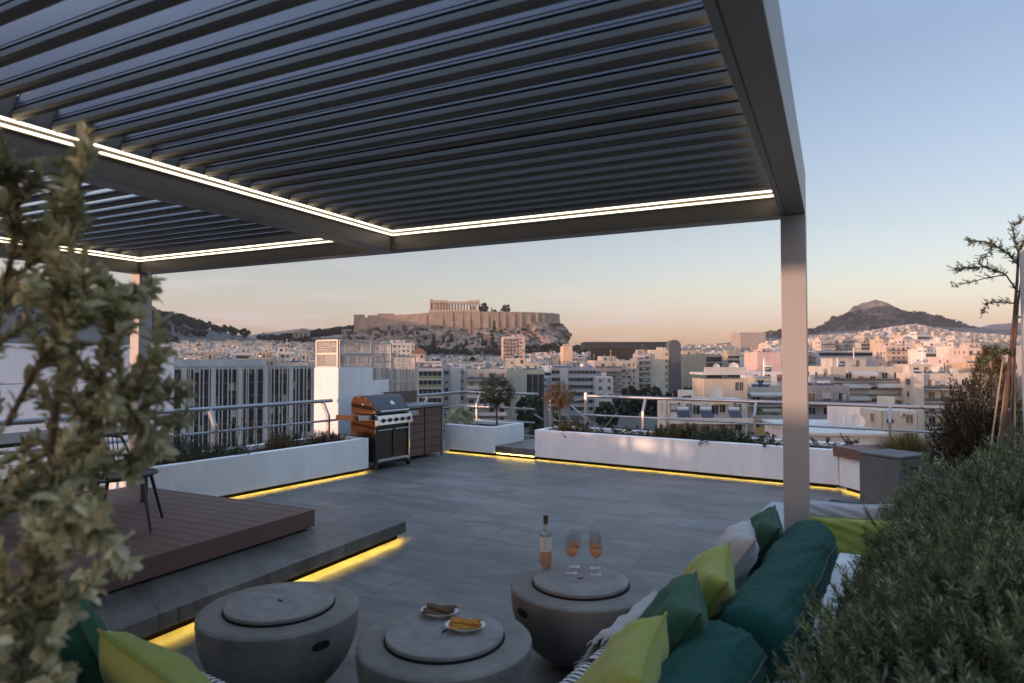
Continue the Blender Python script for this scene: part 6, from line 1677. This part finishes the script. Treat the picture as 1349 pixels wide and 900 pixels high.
# ------------------------------------------------------------------ the sea of apartment blocks
YL = [(-100, 470), (60, 452), (230, 446), (300, 446), (420, 450), (470, 456), (520, 461), (560, 465), (600, 466), (660, 466), (740, 461), (770, 462), (885, 462), (900, 455), (960, 453), (1010, 451), (1060, 442), (1130, 438), (1180, 430), (1210, 426), (1260, 436), (1349, 442), (1500, 445)]
def ylim(px, D):
    for (a, ya), (b, yb_) in zip(YL[:-1], YL[1:]):
        if a <= px <= b: y = ya + (yb_ - ya) * (px - a) / (b - a); break
    else: y = 450
    return y + max(0, (620 - D) / 620) * 24
TONES = [('white', (.64, .62, .58)), ('cream', (.57, .52, .44)), ('pale grey', (.46, .46, .46)), ('beige', (.47, .43, .37)), ('pinkish', (.58, .49, .44)), ('grey', (.34, .34, .35)), ('off-white', (.60, .56, .50)), ('ochre', (.50, .41, .29))]
r = random.Random(77); cand = []
ca, sa = math.cos(R(14)), math.sin(R(14)); CELL = 19.5
for i in range(-160, 161):
    for j in range(-160, 161):
        gx, gy = i * CELL, j * CELL
        x, y = gx * ca - gy * sa, gx * sa + gy * ca
        if y < 175: continue
        if r.random() < .10: continue
        x += r.uniform(-4, 4); y += r.uniform(-4, 4)
        D = y; px = IW / 2 + FOC * x / y
        if px < -60 or px > 1410 or math.hypot(x, y) > 3000: continue
        if ((x - AX) / 225) ** 2 + ((y - AY) / 165) ** 2 < 1: continue
        if gs(x, y, -575, 760, 150, 210) > .55: continue
        if D > 1750 and y > 1850 and 985 < px < 1330:
            pass
        if any((x - fx) ** 2 + (y + 7 - fy) ** 2 < (fr_r + 8) ** 2 for fx, fy, fr_r, *_ in footprints): continue
        w, d = r.uniform(9.5, 17.5), r.uniform(9, 15)
        g = ground(x, y); h = r.choice((12.6, 15.6, 18.7, 18.7, 21.7, 24.8))
        ok = True
        while h > 6:
            ty = px_of(x, y, g + h + 2.9)[1]
            if ty >= ylim(px, D): break
            h -= 3.05
        else: ok = False
        # keep the hero facades clear
        if ok:
            hw = w / 2 / D * FOC; ty = px_of(x, y, g + h + 3)[1]
            for fx, fy, q, x0, x1, yt, FD in footprints:
                if D < FD and px + hw > x0 and px - hw < x1 and ty < yt + (64 if FD < 400 else 22): ok = False; break
        if ok: cand.append((D, x, y, g, h, w, d, px, r.randrange(8), r.randrange(10 ** 6)))
cand.sort()
# a skyline sweep from near to far tells how much of each block stays in view
sky_ = [604.0] * 1349
for fx, fy, q, x0, x1, yt, FD in footprints: pass
hs = sorted((f[6], f[3], f[4], f[5]) for f in footprints); hi_ = 0; vis = []
for c in cand:
    D, x, y, g, h, w, d, px, tone, sd_ = c
    while hi_ < len(hs) and hs[hi_][0] < D:
        for k in range(max(0, int(hs[hi_][1])), min(1349, int(hs[hi_][2]))): sky_[k] = min(sky_[k], hs[hi_][3])
        hi_ += 1
    hw = (w + d * .4) / 2 / D * FOC; ty = px_of(x, y, g + h + .5)[1]; area = 0
    for k in range(max(0, int(px - hw)), min(1349, int(px + hw) + 1)):
        lim = sky_[k] if k < 1030 or k > 1064 else -1
        if ty < lim: area += lim - ty; sky_[k] = ty
    vis.append((area, c))
order = sorted(range(len(vis)), key=lambda i: -vis[i][0])
N_IND = 262
indiv = set(i for i in order[:N_IND] if vis[i][0] > 6)
PROT = []
styles = ['balcony', 'mixed', 'punched', 'balcony', 'mixed', 'balcony', 'punched', 'band', 'mixed', 'balcony']
for k in range(10):
    rr = random.Random(500 + k); PROT.append((std_block(500 + k, 17, 13.5, 18.3, styles[k], n=4, pent=True), 17, 13.5, 18.3))
PMESH = [p[0].merged().mesh('apartment_block', CM) for p in PROT]
PCH = [None] * 10
ZONES = [(-999, 432, 'left of the chimney screens'), (432, 560, 'below the left end of the citadel'), (560, 645, 'below the temple'), (645, 760, 'below the right end of the citadel'), (760, 893, 'around the dark museum roof'), (893, 1048, 'between museum and right post'), (1048, 1190, 'below the conical hill'), (1190, 9999, 'right of the conical hill')]
def zone(px): return next(z for a, b, z in ZONES if a <= px < b)
pend = {}
for i in sorted(indiv):
    area, (D, x, y, g, h, w, d, px, tone, sd_) = vis[i]
    k = sd_ % 10; sx_, sy_, sz_ = w / 17, d / 13.5, (h + 0) / 18.3
    yaw = R(14) + (sd_ % 7 - 3) * .02
    rot90 = 0
    loc = (x, y, g); col = TONES[tone][1]; v_ = .9 + (sd_ % 97) / 97 * .2; col = tuple(min(.7, c * v_) for c in col)
    if D < 430 and area > 45:
        t = thing('apartment_block', '', 'building', loc, yaw)
        b = PROT[k][0]
        if PCH[k] is None:
            b.place(t, col); PCH[k] = t
        else:
            for ch in PCH[k].children:
                c2 = ch.copy(); c2.parent = t; COL.objects.link(c2); c2.color = (*col, 1)
        t.scale = (sx_, sy_, sz_); o = t
    else:
        o = inst('apartment_block', PMESH[k], None, loc, (0, 0, yaw), (sx_, sy_, sz_)); o.color = (*col, 1); o['category'] = 'building'
    o['group'] = 'city apartment blocks'
    far = 'near' if D < 330 else ('middle-distance' if D < 620 else ('far' if D < 1200 else 'remote'))
    pend.setdefault((f"{far} {TONES[tone][0]} apartment block {zone(px)}"), []).append((px, D, o))
ORD = ['leftmost', 'second from left', 'third from left', 'fourth from left', 'fifth from left', 'sixth from left', 'seventh from left', 'eighth from left', 'ninth from left', 'tenth from left']
for lab, lst in pend.items():
    lst.sort(key=lambda q: q[0])
    for i, (px, D, o) in enumerate(lst):
        o['label'] = lab if len(lst) == 1 else f"{lab}, {ORD[i] if i < 10 else 'number ' + str(i + 1) + ' from left'}"
# everything too small or numerous to count: one mass
mass = MB(); r = random.Random(8)
def tb_(x0, x1, y0, y1, z0, z1, X, Y, Z, c, s, m_):
    vs = [(x0, y0), (x1, y0), (x1, y1), (x0, y1)]
    pts = [(X + a * c - b * s, Y + a * s + b * c, z) for z in (Z + z0, Z + z1) for a, b in vs]
    i = len(mass.v); mass.v += pts
    for f in ((0, 1, 5, 4), (1, 2, 6, 5), (2, 3, 7, 6), (3, 0, 4, 7), (4, 5, 6, 7)): mass.f.append(tuple(i + k for k in f)); mass.m.append(m_); mass.cols.append(mass.c)
for i, (area, cc) in enumerate(vis):
    if i in indiv: continue
    D, x, y, g, h, w, d, px, tone, sd_ = cc
    if area < .02 and D < 900 and r.random() < .5: continue
    yaw = R(14); c, s = math.cos(yaw), math.sin(yaw); v_ = r.uniform(.85, 1.1); mass.c = tuple(min(.7, q * v_) for q in TONES[tone][1])
    tb_(-w / 2, w / 2, 0, d, -8, h, x, y, g, c, s, 0)
    pw = w * r.uniform(.3, .6); px0 = r.uniform(-w / 2, w / 2 - pw); tb_(px0, px0 + pw, d * .3, d * .75, h, h + 2.8, x, y, g, c, s, 0)
    q0 = r.uniform(-w / 2, w / 2 - 3); tb_(q0, q0 + 2.2, d * .5, d * .7, h, h + r.uniform(1, 4), x, y, g, c, s, 0)
    for u in range(r.choice((1, 2, 3))):
        q1 = r.uniform(-w / 2, w / 2 - 1); tb_(q1, q1 + .25, d * .2, d * .2 + .2, h, h + r.uniform(2, 5), x, y, g, c, s, 1)
    if r.random() < .6: q1 = r.uniform(-w / 2, w / 2 - 2); tb_(q1, q1 + 1.8, .5, 2.2, h + .2, h + 1.3, x, y, g, c, s, 1)
    if D < 1900:
        n = int(w / 3.4)
        for k in range(min(3, int(h / 3.05))):
            z = h - (k + 1) * 3.05
            if sd_ % 3:
                tb_(-w / 2 + .6, w / 2 - .6, -.12, 0, z + .3, z + 2.3, x, y, g, c, s, 1); tb_(-w / 2, w / 2, -1.1, 0, z - .2, z + .75, x, y, g, c, s, 0)
            else:
                for u in range(n): xx = -w / 2 + 1 + u * (w - 1.5) / n; tb_(xx, xx + 1.3, -.12, 0, z + .9, z + 2.4, x, y, g, c, s, 1)
# trees in yards and streets between the houses
def w_yards(r):
    i = r.randrange(len(vis)); D, x, y, g, h = vis[i][1][:5]
    return x + r.uniform(-12, 12), y - 9 + r.uniform(-3, 3), g + h * r.uniform(.2, .75)
woods('yard_trees', w_yards, 520, 9, 5, 9)
mass.c = None
TONEM = mat('far_plaster', (.5, .5, .5), .85, tone=True)
tag(mass.build('distant_city', [TONEM, CM[G_]]), kind='stuff')
